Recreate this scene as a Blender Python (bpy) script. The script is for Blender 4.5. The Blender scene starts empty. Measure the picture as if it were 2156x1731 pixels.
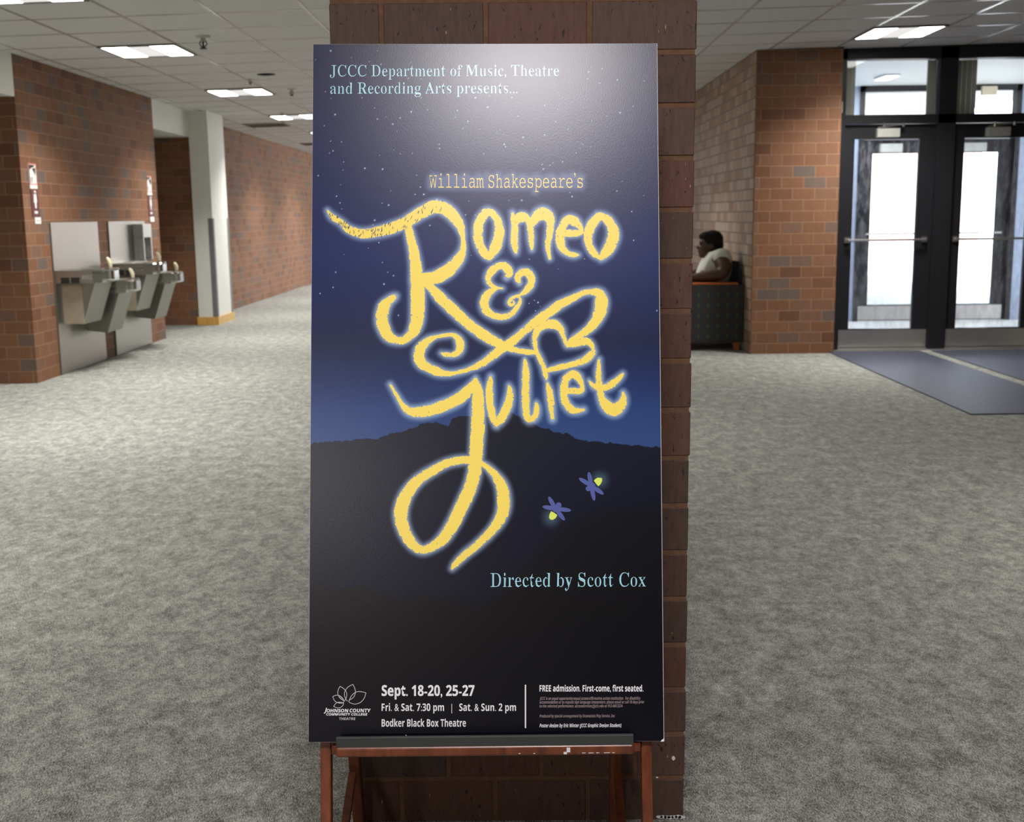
import bpy, bmesh, math, random
import numpy as np
from mathutils import Vector, Matrix

# ------------------------------------------------------------------ camera, world, exposure
S = bpy.context.scene
COL = S.collection
random.seed(7)
PI = math.pi
F_PX, W_PX, H_PX = 2433.0, 2156.0, 1731.0
PITCH, ROLL, YAW, EYE = math.atan(412 / F_PX), 0.0125, 0.0049, 1.31

def make_camera():
    f = Vector((-math.sin(YAW) * math.cos(PITCH), math.cos(YAW) * math.cos(PITCH), -math.sin(PITCH)))
    r = Vector((math.cos(YAW), math.sin(YAW), 0))
    d = f.cross(r)
    c, s = math.cos(ROLL), math.sin(ROLL)
    right, down = c * r + s * d, c * d - s * r
    m = Matrix.Identity(4)
    for i in range(3):
        m[i][0], m[i][1], m[i][2] = right[i], -down[i], -f[i]
    m[0][3], m[1][3], m[2][3] = 0, 0, EYE
    cam = bpy.data.cameras.new('camera')
    cam.sensor_fit = 'HORIZONTAL'; cam.sensor_width = 36
    cam.lens = 36 * F_PX / W_PX
    cam.clip_start = 0.05; cam.clip_end = 300
    cam.dof.use_dof = True; cam.dof.focus_distance = 2.02; cam.dof.aperture_fstop = 9.0
    o = bpy.data.objects.new('camera', cam); COL.objects.link(o)
    o.matrix_world = m
    S.camera = o
make_camera()

world = bpy.data.worlds.new('overcast_sky'); S.world = world
world.use_nodes = True
world.node_tree.nodes['Background'].inputs[0].default_value = (0.86, 0.92, 1.0, 1)
SKY = 14.0
world.node_tree.nodes['Background'].inputs[1].default_value = SKY
S.view_settings.view_transform = 'Standard'
S.view_settings.look = 'None'
S.view_settings.gamma = 1.0
S.view_settings.use_curve_mapping = False
S.view_settings.exposure = 0.0
LENS_GLOW = 10.0       # radiance of the fluorescent lenses
LAMP_W = 52.0          # watts of one fixture's downward light
S.cycles.use_denoising = True
S.cycles.max_bounces = 8
S.cycles.sample_clamp_indirect = 8.0

# ------------------------------------------------------------------ helpers
def lin(c):
    return c / 12.92 if c <= 0.04045 else ((c + 0.055) / 1.055) ** 2.4
def rgb(r, g, b):
    return (lin(r / 255), lin(g / 255), lin(b / 255), 1.0)

def tag(o, label=None, cat=None, group=None, kind=None):
    if label: o['label'] = label
    if cat: o['category'] = cat
    if group: o['group'] = group
    if kind: o['kind'] = kind
    return o

def empty(name, loc=(0, 0, 0), rot=(0, 0, 0), parent=None):
    o = bpy.data.objects.new(name, None); COL.objects.link(o)
    o.location = loc; o.rotation_euler = rot
    o.empty_display_size = 0.05
    if parent: o.parent = parent
    return o

def add_box(bm, x0, x1, y0, y1, z0, z1, bevel=0.0, seg=1):
    vs = [bm.verts.new(p) for p in ((x0, y0, z0), (x1, y0, z0), (x1, y1, z0), (x0, y1, z0),
                                    (x0, y0, z1), (x1, y0, z1), (x1, y1, z1), (x0, y1, z1))]
    fs = [bm.faces.new([vs[i] for i in q]) for q in ((3, 2, 1, 0), (4, 5, 6, 7), (0, 1, 5, 4),
                                                     (1, 2, 6, 5), (2, 3, 7, 6), (3, 0, 4, 7))]
    if bevel > 0:
        es = set(e for f in fs for e in f.edges)
        bmesh.ops.bevel(bm, geom=list(es), offset=bevel, segments=seg, affect='EDGES', profile=0.5)

def add_bar(bm, a, b, w, d, up=(0, 0, 1), bevel=0.0):
    a, b = Vector(a), Vector(b)
    ax = (b - a).normalized()
    u = Vector(up); side = ax.cross(u).normalized(); u = side.cross(ax).normalized()
    vs = []
    for p in (a, b):
        for sx, sy in ((-1, -1), (1, -1), (1, 1), (-1, 1)):
            vs.append(bm.verts.new(p + side * (sx * w / 2) + u * (sy * d / 2)))
    fs = [bm.faces.new([vs[i] for i in q]) for q in ((0, 1, 2, 3), (7, 6, 5, 4), (0, 4, 5, 1), (1, 5, 6, 2), (2, 6, 7, 3), (3, 7, 4, 0))]
    bmesh.ops.recalc_face_normals(bm, faces=fs)
    if bevel > 0:
        bmesh.ops.bevel(bm, geom=list(set(e for f in fs for e in f.edges)), offset=bevel, segments=2, affect='EDGES')

def add_prism(bm, pts, axis, a0, a1):
    """polygon pts in the two other axes, extruded along axis from a0 to a1"""
    def P(p, t):
        if axis == 'x': return (t, p[0], p[1])
        if axis == 'y': return (p[0], t, p[1])
        return (p[0], p[1], t)
    lo = [bm.verts.new(P(p, a0)) for p in pts]; hi = [bm.verts.new(P(p, a1)) for p in pts]
    fs = [bm.faces.new(lo), bm.faces.new(list(reversed(hi)))]
    n = len(pts)
    for i in range(n):
        fs.append(bm.faces.new((lo[i], hi[i], hi[(i + 1) % n], lo[(i + 1) % n])))
    bmesh.ops.recalc_face_normals(bm, faces=fs)
    return fs

def add_tube(bm, pts, rads, n=12, cap=True):
    pts = [Vector(p) for p in pts]
    if not hasattr(rads, '__len__'): rads = [rads] * len(pts)
    rings = []
    prev = None
    for i, p in enumerate(pts):
        t = (pts[min(i + 1, len(pts) - 1)] - pts[max(i - 1, 0)]).normalized()
        ref = prev if prev is not None else (Vector((0, 0, 1)) if abs(t.z) < 0.9 else Vector((1, 0, 0)))
        s = t.cross(ref).normalized(); u = s.cross(t).normalized(); prev = u
        rings.append([bm.verts.new(p + (s * math.cos(2 * PI * k / n) + u * math.sin(2 * PI * k / n)) * rads[i]) for k in range(n)])
    fs = []
    for a, b in zip(rings, rings[1:]):
        for k in range(n):
            fs.append(bm.faces.new((a[k], a[(k + 1) % n], b[(k + 1) % n], b[k])))
    if cap:
        fs.append(bm.faces.new(list(reversed(rings[0])))); fs.append(bm.faces.new(rings[-1]))
    bmesh.ops.recalc_face_normals(bm, faces=fs)

def add_lathe(bm, prof, c=(0, 0), n=24):
    rings = []
    for r, z in prof:
        rings.append([bm.verts.new((c[0] + r * math.cos(2 * PI * k / n), c[1] + r * math.sin(2 * PI * k / n), z)) for k in range(n)])
    fs = []
    for a, b in zip(rings, rings[1:]):
        for k in range(n):
            fs.append(bm.faces.new((a[k], a[(k + 1) % n], b[(k + 1) % n], b[k])))
    fs.append(bm.faces.new(list(reversed(rings[0])))); fs.append(bm.faces.new(rings[-1]))
    bmesh.ops.recalc_face_normals(bm, faces=fs)

def box_uv(me):
    uv = me.uv_layers.new(name='metres')
    for p in me.polygons:
        n = p.normal
        a = max(range(3), key=lambda i: abs(n[i]))
        for li in p.loop_indices:
            co = me.vertices[me.loops[li].vertex_index].co
            uv.data[li].uv = (co.y, co.z) if a == 0 else ((co.x, co.z) if a == 1 else (co.x, co.y))

def obj(name, bm, mat, parent=None, smooth=False, uv=True):
    me = bpy.data.meshes.new(name); bm.to_mesh(me); bm.free()
    if uv: box_uv(me)
    me.materials.append(mat)
    if smooth:
        for p in me.polygons: p.use_smooth = True
    o = bpy.data.objects.new(name, me); COL.objects.link(o)
    if parent: o.parent = parent
    return o

def boxes(name, mat, lst, parent=None, bevel=0.0, seg=1, kind=None):
    bm = bmesh.new()
    for b in lst: add_box(bm, *b, bevel=bevel, seg=seg)
    o = obj(name, bm, mat, parent)
    if kind: o['kind'] = kind
    return o

def copy_tree(o, parent=None):
    c = o.copy(); COL.objects.link(c)
    if parent is not None: c.parent = parent
    for ch in list(o.children): copy_tree(ch, c)
    return c

# ------------------------------------------------------------------ materials
def new_mat(name):
    m = bpy.data.materials.new(name); m.use_nodes = True
    nt = m.node_tree
    return m, nt, nt.nodes['Principled BSDF']
def N(nt, t, **kw):
    n = nt.nodes.new(t)
    for k, v in kw.items(): setattr(n, k, v)
    return n
def math_n(nt, op, a, b=None, clamp=False):
    n = N(nt, 'ShaderNodeMath', operation=op, use_clamp=clamp)
    for i, v in enumerate((a, b)):
        if v is None: continue
        if isinstance(v, (int, float)): n.inputs[i].default_value = v
        else: nt.links.new(v, n.inputs[i])
    return n.outputs[0]
def ramp(nt, fac, stops, interp='LINEAR'):
    r = N(nt, 'ShaderNodeValToRGB'); r.color_ramp.interpolation = interp
    e = r.color_ramp.elements
    while len(e) < len(stops): e.new(0.5)
    for i, (p, c) in enumerate(stops): e[i].position = p; e[i].color = c
    nt.links.new(fac, r.inputs[0]); return r.outputs[0]
def mixc(nt, fac, a, b, mode='MIX'):
    n = N(nt, 'ShaderNodeMix', data_type='RGBA', blend_type=mode)
    if isinstance(fac, (int, float)): n.inputs['Factor'].default_value = fac
    else: nt.links.new(fac, n.inputs['Factor'])
    for k, v in ((6, a), (7, b)):
        if isinstance(v, tuple): n.inputs[k].default_value = v
        else: nt.links.new(v, n.inputs[k])
    return n.outputs[2]
def noise(nt, scale, detail=3, vec=None, rough=0.5):
    n = N(nt, 'ShaderNodeTexNoise'); n.inputs['Scale'].default_value = scale
    n.inputs['Detail'].default_value = detail; n.inputs['Roughness'].default_value = rough
    if vec is not None: nt.links.new(vec, n.inputs['Vector'])
    return n.outputs['Fac']
def coords(nt, kind='Object', scale=(1, 1, 1), loc=(0, 0, 0), rot=(0, 0, 0)):
    t = N(nt, 'ShaderNodeTexCoord'); m = N(nt, 'ShaderNodeMapping')
    m.inputs['Scale'].default_value = scale; m.inputs['Location'].default_value = loc; m.inputs['Rotation'].default_value = rot
    nt.links.new(t.outputs[kind], m.inputs['Vector']); return m.outputs[0]
def bump(nt, p, h, strength=0.3, dist=0.01):
    b = N(nt, 'ShaderNodeBump'); b.inputs['Strength'].default_value = strength; b.inputs['Distance'].default_value = dist
    nt.links.new(h, b.inputs['Height']); nt.links.new(b.outputs[0], p.inputs['Normal'])

def plain(name, c, rough=0.5, metal=0.0, spec=0.5, var=0.06, vscale=14.0, bmp=0.0, bscale=200.0):
    m, nt, p = new_mat(name)
    v = noise(nt, vscale, 3, coords(nt))
    dark = tuple(x * (1 - var) for x in c[:3]) + (1,); lite = tuple(min(1, x * (1 + var)) for x in c[:3]) + (1,)
    nt.links.new(ramp(nt, v, [(0.3, dark), (0.7, lite)]), p.inputs['Base Color'])
    p.inputs['Roughness'].default_value = rough; p.inputs['Metallic'].default_value = metal
    p.inputs['Specular IOR Level'].default_value = spec
    if bmp: bump(nt, p, noise(nt, bscale, 2, coords(nt)), bmp, 0.002)
    return m

def brick_mat(name, stops, mortar, u0=0.0, v0=-0.003, rough=0.75, joint=0.0038):
    m, nt, p = new_mat(name)
    uv = coords(nt, 'UV', loc=(u0, -v0, 0))
    b = N(nt, 'ShaderNodeTexBrick'); b.offset = 0.5; b.offset_frequency = 2
    b.inputs['Color1'].default_value = (0, 0, 0, 1); b.inputs['Color2'].default_value = (1, 1, 1, 1)
    b.inputs['Mortar'].default_value = (0.5, 0.5, 0.5, 1)
    b.inputs['Scale'].default_value = 1.0; b.inputs['Mortar Size'].default_value = joint
    b.inputs['Mortar Smooth'].default_value = 0.15
    b.inputs['Brick Width'].default_value = 0.2032; b.inputs['Row Height'].default_value = 0.1016
    nt.links.new(uv, b.inputs['Vector'])
    body = ramp(nt, b.outputs['Color'], stops)
    streak = noise(nt, 1.0, 4, coords(nt, 'Object', scale=(60, 60, 14)))
    body = mixc(nt, 0.2, body, ramp(nt, streak, [(0.3, (0.35, 0.33, 0.32, 1)), (0.7, (0.72, 0.7, 0.68, 1))]), 'OVERLAY')
    nt.links.new(mixc(nt, b.outputs['Fac'], body, mortar), p.inputs['Base Color'])
    p.inputs['Roughness'].default_value = rough; p.inputs['Specular IOR Level'].default_value = 0.35
    h = math_n(nt, 'SUBTRACT', 1.0, b.outputs['Fac'])
    bump(nt, p, h, 0.7, 0.006)
    return m

def pillar_brick_mat():
    m, nt, p = new_mat('pillar_brick')
    a = N(nt, 'ShaderNodeAttribute'); a.attribute_name = 'brick_tone'
    base = a.outputs['Color']
    oc = coords(nt, 'Object', scale=(120, 120, 22))
    st = noise(nt, 1.0, 4, oc)
    base = mixc(nt, 0.55, base, ramp(nt, st, [(0.3, (0.32, 0.3, 0.3, 1)), (0.7, (0.66, 0.65, 0.64, 1))]), 'OVERLAY')
    pits = noise(nt, 1.0, 2, coords(nt, 'Object', scale=(150, 150, 70)))
    base = mixc(nt, ramp(nt, pits, [(0.68, (0, 0, 0, 1)), (0.73, (1, 1, 1, 1))]), base, rgb(30, 18, 14))
    fl = noise(nt, 1.0, 2, coords(nt, 'Object', scale=(210, 210, 45), loc=(3.1, 0.7, 9.3)))
    base = mixc(nt, ramp(nt, fl, [(0.745, (0, 0, 0, 1)), (0.78, (1, 1, 1, 1))]), base, rgb(205, 165, 125))
    nt.links.new(base, p.inputs['Base Color'])
    p.inputs['Roughness'].default_value = 0.7
    bump(nt, p, math_n(nt, 'SUBTRACT', st, math_n(nt, 'MULTIPLY', pits, 0.8)), 0.35, 0.004)
    return m

def carpet_mat():
    m, nt, p = new_mat('grey_carpet')
    big = noise(nt, 1.0, 5, coords(nt, scale=(14, 9, 9)), 0.62)
    mid = noise(nt, 1.0, 3, coords(nt, scale=(48, 27, 30)), 0.6)
    fine = noise(nt, 1.0, 2, coords(nt, scale=(330, 110, 100), rot=(0, 0, 0.55)), 0.6)
    v = math_n(nt, 'ADD', math_n(nt, 'MULTIPLY', big, 0.40), math_n(nt, 'ADD', math_n(nt, 'MULTIPLY', mid, 0.35), math_n(nt, 'MULTIPLY', fine, 0.85)))
    c = ramp(nt, v, [(0.58, rgb(52, 54, 50)), (0.74, rgb(118, 119, 112)), (0.86, rgb(160, 160, 152)), (1.0, rgb(200, 199, 190))])
    nt.links.new(c, p.inputs['Base Color'])
    p.inputs['Roughness'].default_value = 1.0; p.inputs['Specular IOR Level'].default_value = 0.08
    p.inputs['Sheen Weight'].default_value = 0.15
    bump(nt, p, fine, 0.6, 0.006)
    return m

def mat_rug():
    m, nt, p = new_mat('ribbed_mat')
    w = N(nt, 'ShaderNodeTexWave'); w.wave_type = 'BANDS'; w.bands_direction = 'DIAGONAL'
    w.inputs['Scale'].default_value = 28; w.inputs['Distortion'].default_value = 1.0
    nt.links.new(coords(nt), w.inputs['Vector'])
    v = math_n(nt, 'ADD', math_n(nt, 'MULTIPLY', w.outputs['Fac'], 0.4), math_n(nt, 'MULTIPLY', noise(nt, 90, 3, coords(nt)), 0.6))
    nt.links.new(ramp(nt, v, [(0.25, rgb(42, 44, 54)), (0.75, rgb(82, 85, 98))]), p.inputs['Base Color'])
    p.inputs['Roughness'].default_value = 0.6; p.inputs['Specular IOR Level'].default_value = 0.4
    bump(nt, p, v, 0.25, 0.004)
    return m

def wood_mat(name, a, b, rough=0.35, scale=(10, 10, 1.2)):
    m, nt, p = new_mat(name)
    v = noise(nt, 5.0, 6, coords(nt, scale=scale), 0.65)
    nt.links.new(ramp(nt, v, [(0.32, a), (0.68, b)]), p.inputs['Base Color'])
    p.inputs['Roughness'].default_value = rough
    return m

def steel_mat(name, c, rough=0.3):
    m, nt, p = new_mat(name)
    v = noise(nt, 1.0, 3, coords(nt, scale=(4, 180, 3)))
    nt.links.new(ramp(nt, v, [(0.3, tuple(x * .9 for x in c[:3]) + (1,)), (0.7, c)]), p.inputs['Base Color'])
    p.inputs['Metallic'].default_value = 1.0; p.inputs['Roughness'].default_value = rough
    return m

def glow_mat(name, c, s):
    m = bpy.data.materials.new(name); m.use_nodes = True; nt = m.node_tree
    nt.nodes.remove(nt.nodes['Principled BSDF'])
    e = N(nt, 'ShaderNodeEmission'); e.inputs[0].default_value = c; e.inputs[1].default_value = s
    nt.links.new(e.outputs[0], nt.nodes['Material Output'].inputs[0]); return m

def glass_mat(name, tint, glare_film=0.0):
    m = bpy.data.materials.new(name); m.use_nodes = True; nt = m.node_tree
    nt.nodes.remove(nt.nodes['Principled BSDF'])
    t = N(nt, 'ShaderNodeBsdfTransparent'); t.inputs[0].default_value = tint
    g = N(nt, 'ShaderNodeBsdfGlossy'); g.inputs['Roughness'].default_value = 0.03
    fr = N(nt, 'ShaderNodeFresnel'); fr.inputs[0].default_value = 1.45
    mx = N(nt, 'ShaderNodeMixShader')
    nt.links.new(fr.outputs[0], mx.inputs[0]); nt.links.new(t.outputs[0], mx.inputs[1]); nt.links.new(g.outputs[0], mx.inputs[2])
    out = mx.outputs[0]
    if glare_film:  # patchy bluish film imitates daylight glare on the door glass
        d = N(nt, 'ShaderNodeBsdfDiffuse'); d.inputs[0].default_value = (0.75, 0.78, 0.85, 1)
        f = math_n(nt, 'MULTIPLY', ramp(nt, noise(nt, 6.0, 6, coords(nt, scale=(3, 1, 1)), 0.7), [(0.45, (0, 0, 0, 1)), (0.75, (1, 1, 1, 1))]), glare_film)
        mx2 = N(nt, 'ShaderNodeMixShader')
        nt.links.new(f, mx2.inputs[0]); nt.links.new(out, mx2.inputs[1]); nt.links.new(d.outputs[0], mx2.inputs[2])
        out = mx2.outputs[0]
    nt.links.new(out, nt.nodes['Material Output'].inputs[0]); return m

def fabric_dots_mat():
    m, nt, p = new_mat('dotted_upholstery')
    tc = N(nt, 'ShaderNodeTexCoord'); sp = N(nt, 'ShaderNodeSeparateXYZ'); nt.links.new(tc.outputs['UV'], sp.inputs[0])
    def dots(pu, pv, ou, ov, ru, rv):
        du = math_n(nt, 'SUBTRACT', math_n(nt, 'FRACT', math_n(nt, 'ADD', math_n(nt, 'DIVIDE', sp.outputs[0], pu), ou)), 0.5)
        dv = math_n(nt, 'SUBTRACT', math_n(nt, 'FRACT', math_n(nt, 'ADD', math_n(nt, 'DIVIDE', sp.outputs[1], pv), ov)), 0.5)
        a = math_n(nt, 'MULTIPLY', du, pu / ru); b = math_n(nt, 'MULTIPLY', dv, pv / rv)
        d = math_n(nt, 'ADD', math_n(nt, 'MULTIPLY', a, a), math_n(nt, 'MULTIPLY', b, b))
        return math_n(nt, 'LESS_THAN', d, 1.0)
    c = mixc(nt, noise(nt, 60, 2, coords(nt)), rgb(50, 54, 56), rgb(64, 68, 70))
    c = mixc(nt, dots(0.092, 0.1, 0.1, 0.1, 0.011, 0.024), c, rgb(80, 84, 48))
    c = mixc(nt, dots(0.092, 0.1, 0.45, 0.55, 0.014, 0.016), c, rgb(86, 54, 46))
    c = mixc(nt, dots(0.092, 0.1, 0.75, 0.15, 0.008, 0.014), c, rgb(44, 62, 72))
    nt.links.new(c, p.inputs['Base Color']); p.inputs['Roughness'].default_value = 0.9
    p.inputs['Specular IOR Level'].default_value = 0.2
    return m

M = {}
WARM = [(0.0, rgb(104, 70, 51)), (0.2, rgb(118, 81, 58)), (0.6, rgb(128, 89, 64)), (0.84, rgb(120, 87, 67)), (0.93, rgb(106, 88, 77)), (1.0, rgb(101, 88, 80))]
M['brick'] = brick_mat('brown_brick', WARM, rgb(150, 115, 90))
M['brick_end'] = brick_mat('brown_brick_end', WARM, rgb(146, 106, 80), u0=0.05)
M['brick_sheen'] = brick_mat('sheen_grey_brick', [(0, rgb(140, 110, 90)), (0.5, rgb(166, 138, 116)), (1, rgb(172, 158, 144))], rgb(116, 94, 78), rough=0.45, joint=0.007)  # sheen of the door light put into a lighter, greyer brick colour
M['pillar'] = pillar_brick_mat()
M['mortar'] = plain('mortar', rgb(106, 78, 58), 0.95, var=0.2, vscale=60, bmp=0.5)
M['carpet'] = carpet_mat()
M['rug'] = mat_rug()
M['tile'] = plain('ceiling_tile', rgb(211, 209, 210), 0.95, spec=0.2, var=0.03, vscale=30, bmp=0.2, bscale=120)
M['grid'] = plain('ceiling_grid_paint', rgb(194, 192, 190), 0.2, spec=0.8, var=0.02)
M['white'] = plain('white_paint', rgb(222, 222, 214), 0.6, var=0.02)
M['greyguard'] = plain('grey_guard', rgb(112, 112, 114), 0.5)
M['oak'] = wood_mat('yellow_oak', rgb(196, 148, 70), rgb(222, 178, 98))
M['steel'] = steel_mat('brushed_steel', (0.50, 0.495, 0.45, 1), 0.34)
M['steel_panel'] = steel_mat('panel_steel', (0.37, 0.365, 0.335, 1), 0.36)
M['steel_apron'] = steel_mat('dull_steel', (0.36, 0.355, 0.32, 1), 0.42)
M['steel_dark'] = plain('dark_slot', rgb(34, 32, 30), 0.5)
M['beige'] = plain('beige_steel', rgb(172, 164, 144), 0.4, metal=0.35)
M['chrome'] = steel_mat('chrome', (0.8, 0.8, 0.8, 1), 0.12)
M['plastic'] = plain('cream_plastic', rgb(206, 196, 168), 0.35)
M['black'] = plain('black_metal', rgb(26, 26, 30), 0.42, spec=0.5)
M['kick'] = steel_mat('kick_plate_steel', (0.62, 0.6, 0.57, 1), 0.42)
M['alum'] = steel_mat('aluminium', (0.78, 0.77, 0.74, 1), 0.3)
M['closer'] = plain('closer_grey', rgb(168, 168, 160), 0.5)
M['olive_strip'] = plain('olive_grey', rgb(176, 174, 156), 0.6)
M['glass'] = glass_mat('door_glass', (0.93, 0.95, 0.97, 1), 0.20)
M['glass_clear'] = glass_mat('clear_glass', (0.96, 0.97, 0.98, 1))
M['wood'] = wood_mat('red_brown_wood', rgb(82, 40, 22), rgb(124, 66, 38), 0.32)
M['felt'] = plain('charcoal_strip', rgb(52, 56, 54), 0.7)
M['orange_wood'] = wood_mat('orange_wood', rgb(150, 72, 30), rgb(190, 100, 46), 0.4)
M['dots'] = fabric_dots_mat()
M['dark_fabric'] = plain('dark_fabric', rgb(46, 50, 56), 0.9)
M['skin'] = plain('brown_skin', rgb(82, 54, 42), 0.5, var=0.05)
M['hair'] = plain('black_hair', rgb(14, 12, 12), 0.9, var=0.3, vscale=90, bmp=1.0, bscale=160)
M['cloth'] = plain('white_cloth', rgb(216, 218, 206), 0.9, var=0.04)
M['jeans'] = plain('dark_denim', rgb(44, 50, 66), 0.9)
M['shoe'] = plain('black_shoe', rgb(24, 24, 26), 0.6)
M['maroon'] = plain('maroon_plastic', rgb(92, 40, 44), 0.5)
M['sign_white'] = plain('white_print', rgb(228, 224, 218), 0.5)
M['sign_black'] = plain('black_print', rgb(34, 30, 30), 0.5)
M['sign_red'] = plain('red_print', rgb(200, 96, 92), 0.5)
M['foam'] = plain('white_foam', rgb(226, 224, 226), 0.7)
M['lens'] = glow_mat('fluorescent_lens', (1.0, 0.97, 0.92, 1), LENS_GLOW)
M['lens_dim'] = glow_mat('louvre_reflector', (1.0, 0.97, 0.93, 1), 0.85)
M['lens_rim'] = plain('fixture_rim', rgb(84, 82, 78), 0.4)
M['pave'] = plain('pale_paving', rgb(196, 194, 188), 0.9, var=0.08, vscale=1.5)
M['pink_wall'] = brick_mat('pinkish_brick', [(0, rgb(214, 176, 160)), (1, rgb(220, 186, 172))], rgb(214, 190, 176))
M['leaf'] = plain('green_leaf', rgb(60, 84, 52), 0.7, var=0.3, vscale=8)
M['vest_wall'] = plain('daylight_blue_wall', rgb(150, 160, 178), 0.45, var=0.1)  # bluish daylight is put into the vestibule wall colour

# ------------------------------------------------------------------ the setting
TILT = 0.0225
def zc(x): return 2.70 + TILT * x
CROT = (0, -math.atan(TILT), 0)
def ceil_pt(x, y, drop=0.0): return (x, y, zc(x) - drop)

boxes('floor', M['carpet'], [(-6.6, 7.2, -9, 34, -0.05, 0.0)], kind='structure')

def ceiling():
    bm = bmesh.new()
    vs = [bm.verts.new((x, y, zc(x) + dz)) for dz in (0, 0.1) for x, y in ((-6.6, -9), (7.2, -9), (7.2, 34), (-6.6, 34))]
    for q in ((0, 1, 2, 3), (7, 6, 5, 4), (0, 4, 5, 1), (1, 5, 6, 2), (2, 6, 7, 3), (3, 7, 4, 0)): bm.faces.new([vs[i] for i in q])
    bmesh.ops.recalc_face_normals(bm, faces=bm.faces)
    c = obj('ceiling', bm, M['tile']); c['kind'] = 'structure'
    bm = bmesh.new()
    for k in range(-6, 18):
        x = -3.195 + 0.61 * k
        if -6.5 < x < 7.1:
            add_box(bm, x - .012, x + .012, -9, 34, zc(x) - .004, zc(x) + .01)
    for k in range(-29, 41):
        y = 9.19 + 0.61 * k
        if -9 < y < 34:
            a, b = Vector((-6.5, y, zc(-6.5) + .001)), Vector((7.1, y, zc(7.1) + .001))
            add_bar(bm, a, b, .024, .008, up=(0, 0, 1))
    obj('ceiling_grid', bm, M['grid'], c)
ceiling()

boxes('wall_left', M['brick'], [(-6.5, -3.93, 9.37, 12.9, 0, 2.72)], kind='structure')
boxes('wall_alcove', M['brick_end'], [(-6.5, -3.97, 14.5, 15.2, 0, 2.72)], kind='structure')
boxes('wall_corridor', M['brick'], [(-6.5, -4.14, 15.2, 34, 0, 2.72)], kind='structure')
boxes('wall_back_alcove', M['white'], [(-6.6, -6.5, -9, 34, 0, 2.8)], kind='structure')
boxes('wall_near_left', M['white'], [(-6.5, -4.4, -9, 6.2, 0, 2.72)], kind='structure')
boxes('trim_1', M['white'], [(-6.5, -3.93, 6.2, 9.37, 2.28, 2.72)], kind='structure')
boxes('trim_2', M['white'], [(-6.5, -3.97, 12.9, 14.5, 2.30, 2.72)], kind='structure')
boxes('wall_far', M['white'], [(-6.6, 7.2, 34, 34.1, 0, 2.9)], kind='structure')
boxes('wall_behind', M['brick'], [(-6.6, 7.2, -9.1, -9, 0, 2.9)], kind='structure')

colm = boxes('wall_column', M['white'], [(-3.98, -3.745, 14.47, 15.25, 0, 2.72)], kind='structure')
boxes('baseboard_column', M['oak'], [(-4.0, -3.73, 14.45, 15.27, 0, 0.1)], colm)
boxes('corner_guard', M['greyguard'], [(-3.80, -3.738, 14.462, 14.53, 0.1, 1.32)], colm, bevel=0.003)
boxes('corner_guard', M['greyguard'], [(-3.80, -3.738, 15.19, 15.258, 0.1, 1.32)], colm, bevel=0.003)

boxes('wall_right', M['brick_sheen'], [(2.184, 2.2, 10.79, 20, 0, 2.85)], kind='structure')
boxes('wall_right_end', M['brick'], [(2.19, 2.965, 10.775, 11.3, 0, 2.85)], kind='structure')
boxes('wall_right_core', M['white'], [(2.2, 2.9, 11.3, 20, 0, 2.85)], kind='structure')
boxes('wall_right_far', M['brick'], [(5.2, 7.2, 10.85, 11.25, 0, 2.95)], kind='structure')
boxes('wall_right_near', M['brick'], [(6.6, 6.7, -9, 10.85, 0, 2.95)], kind='structure')

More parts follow.
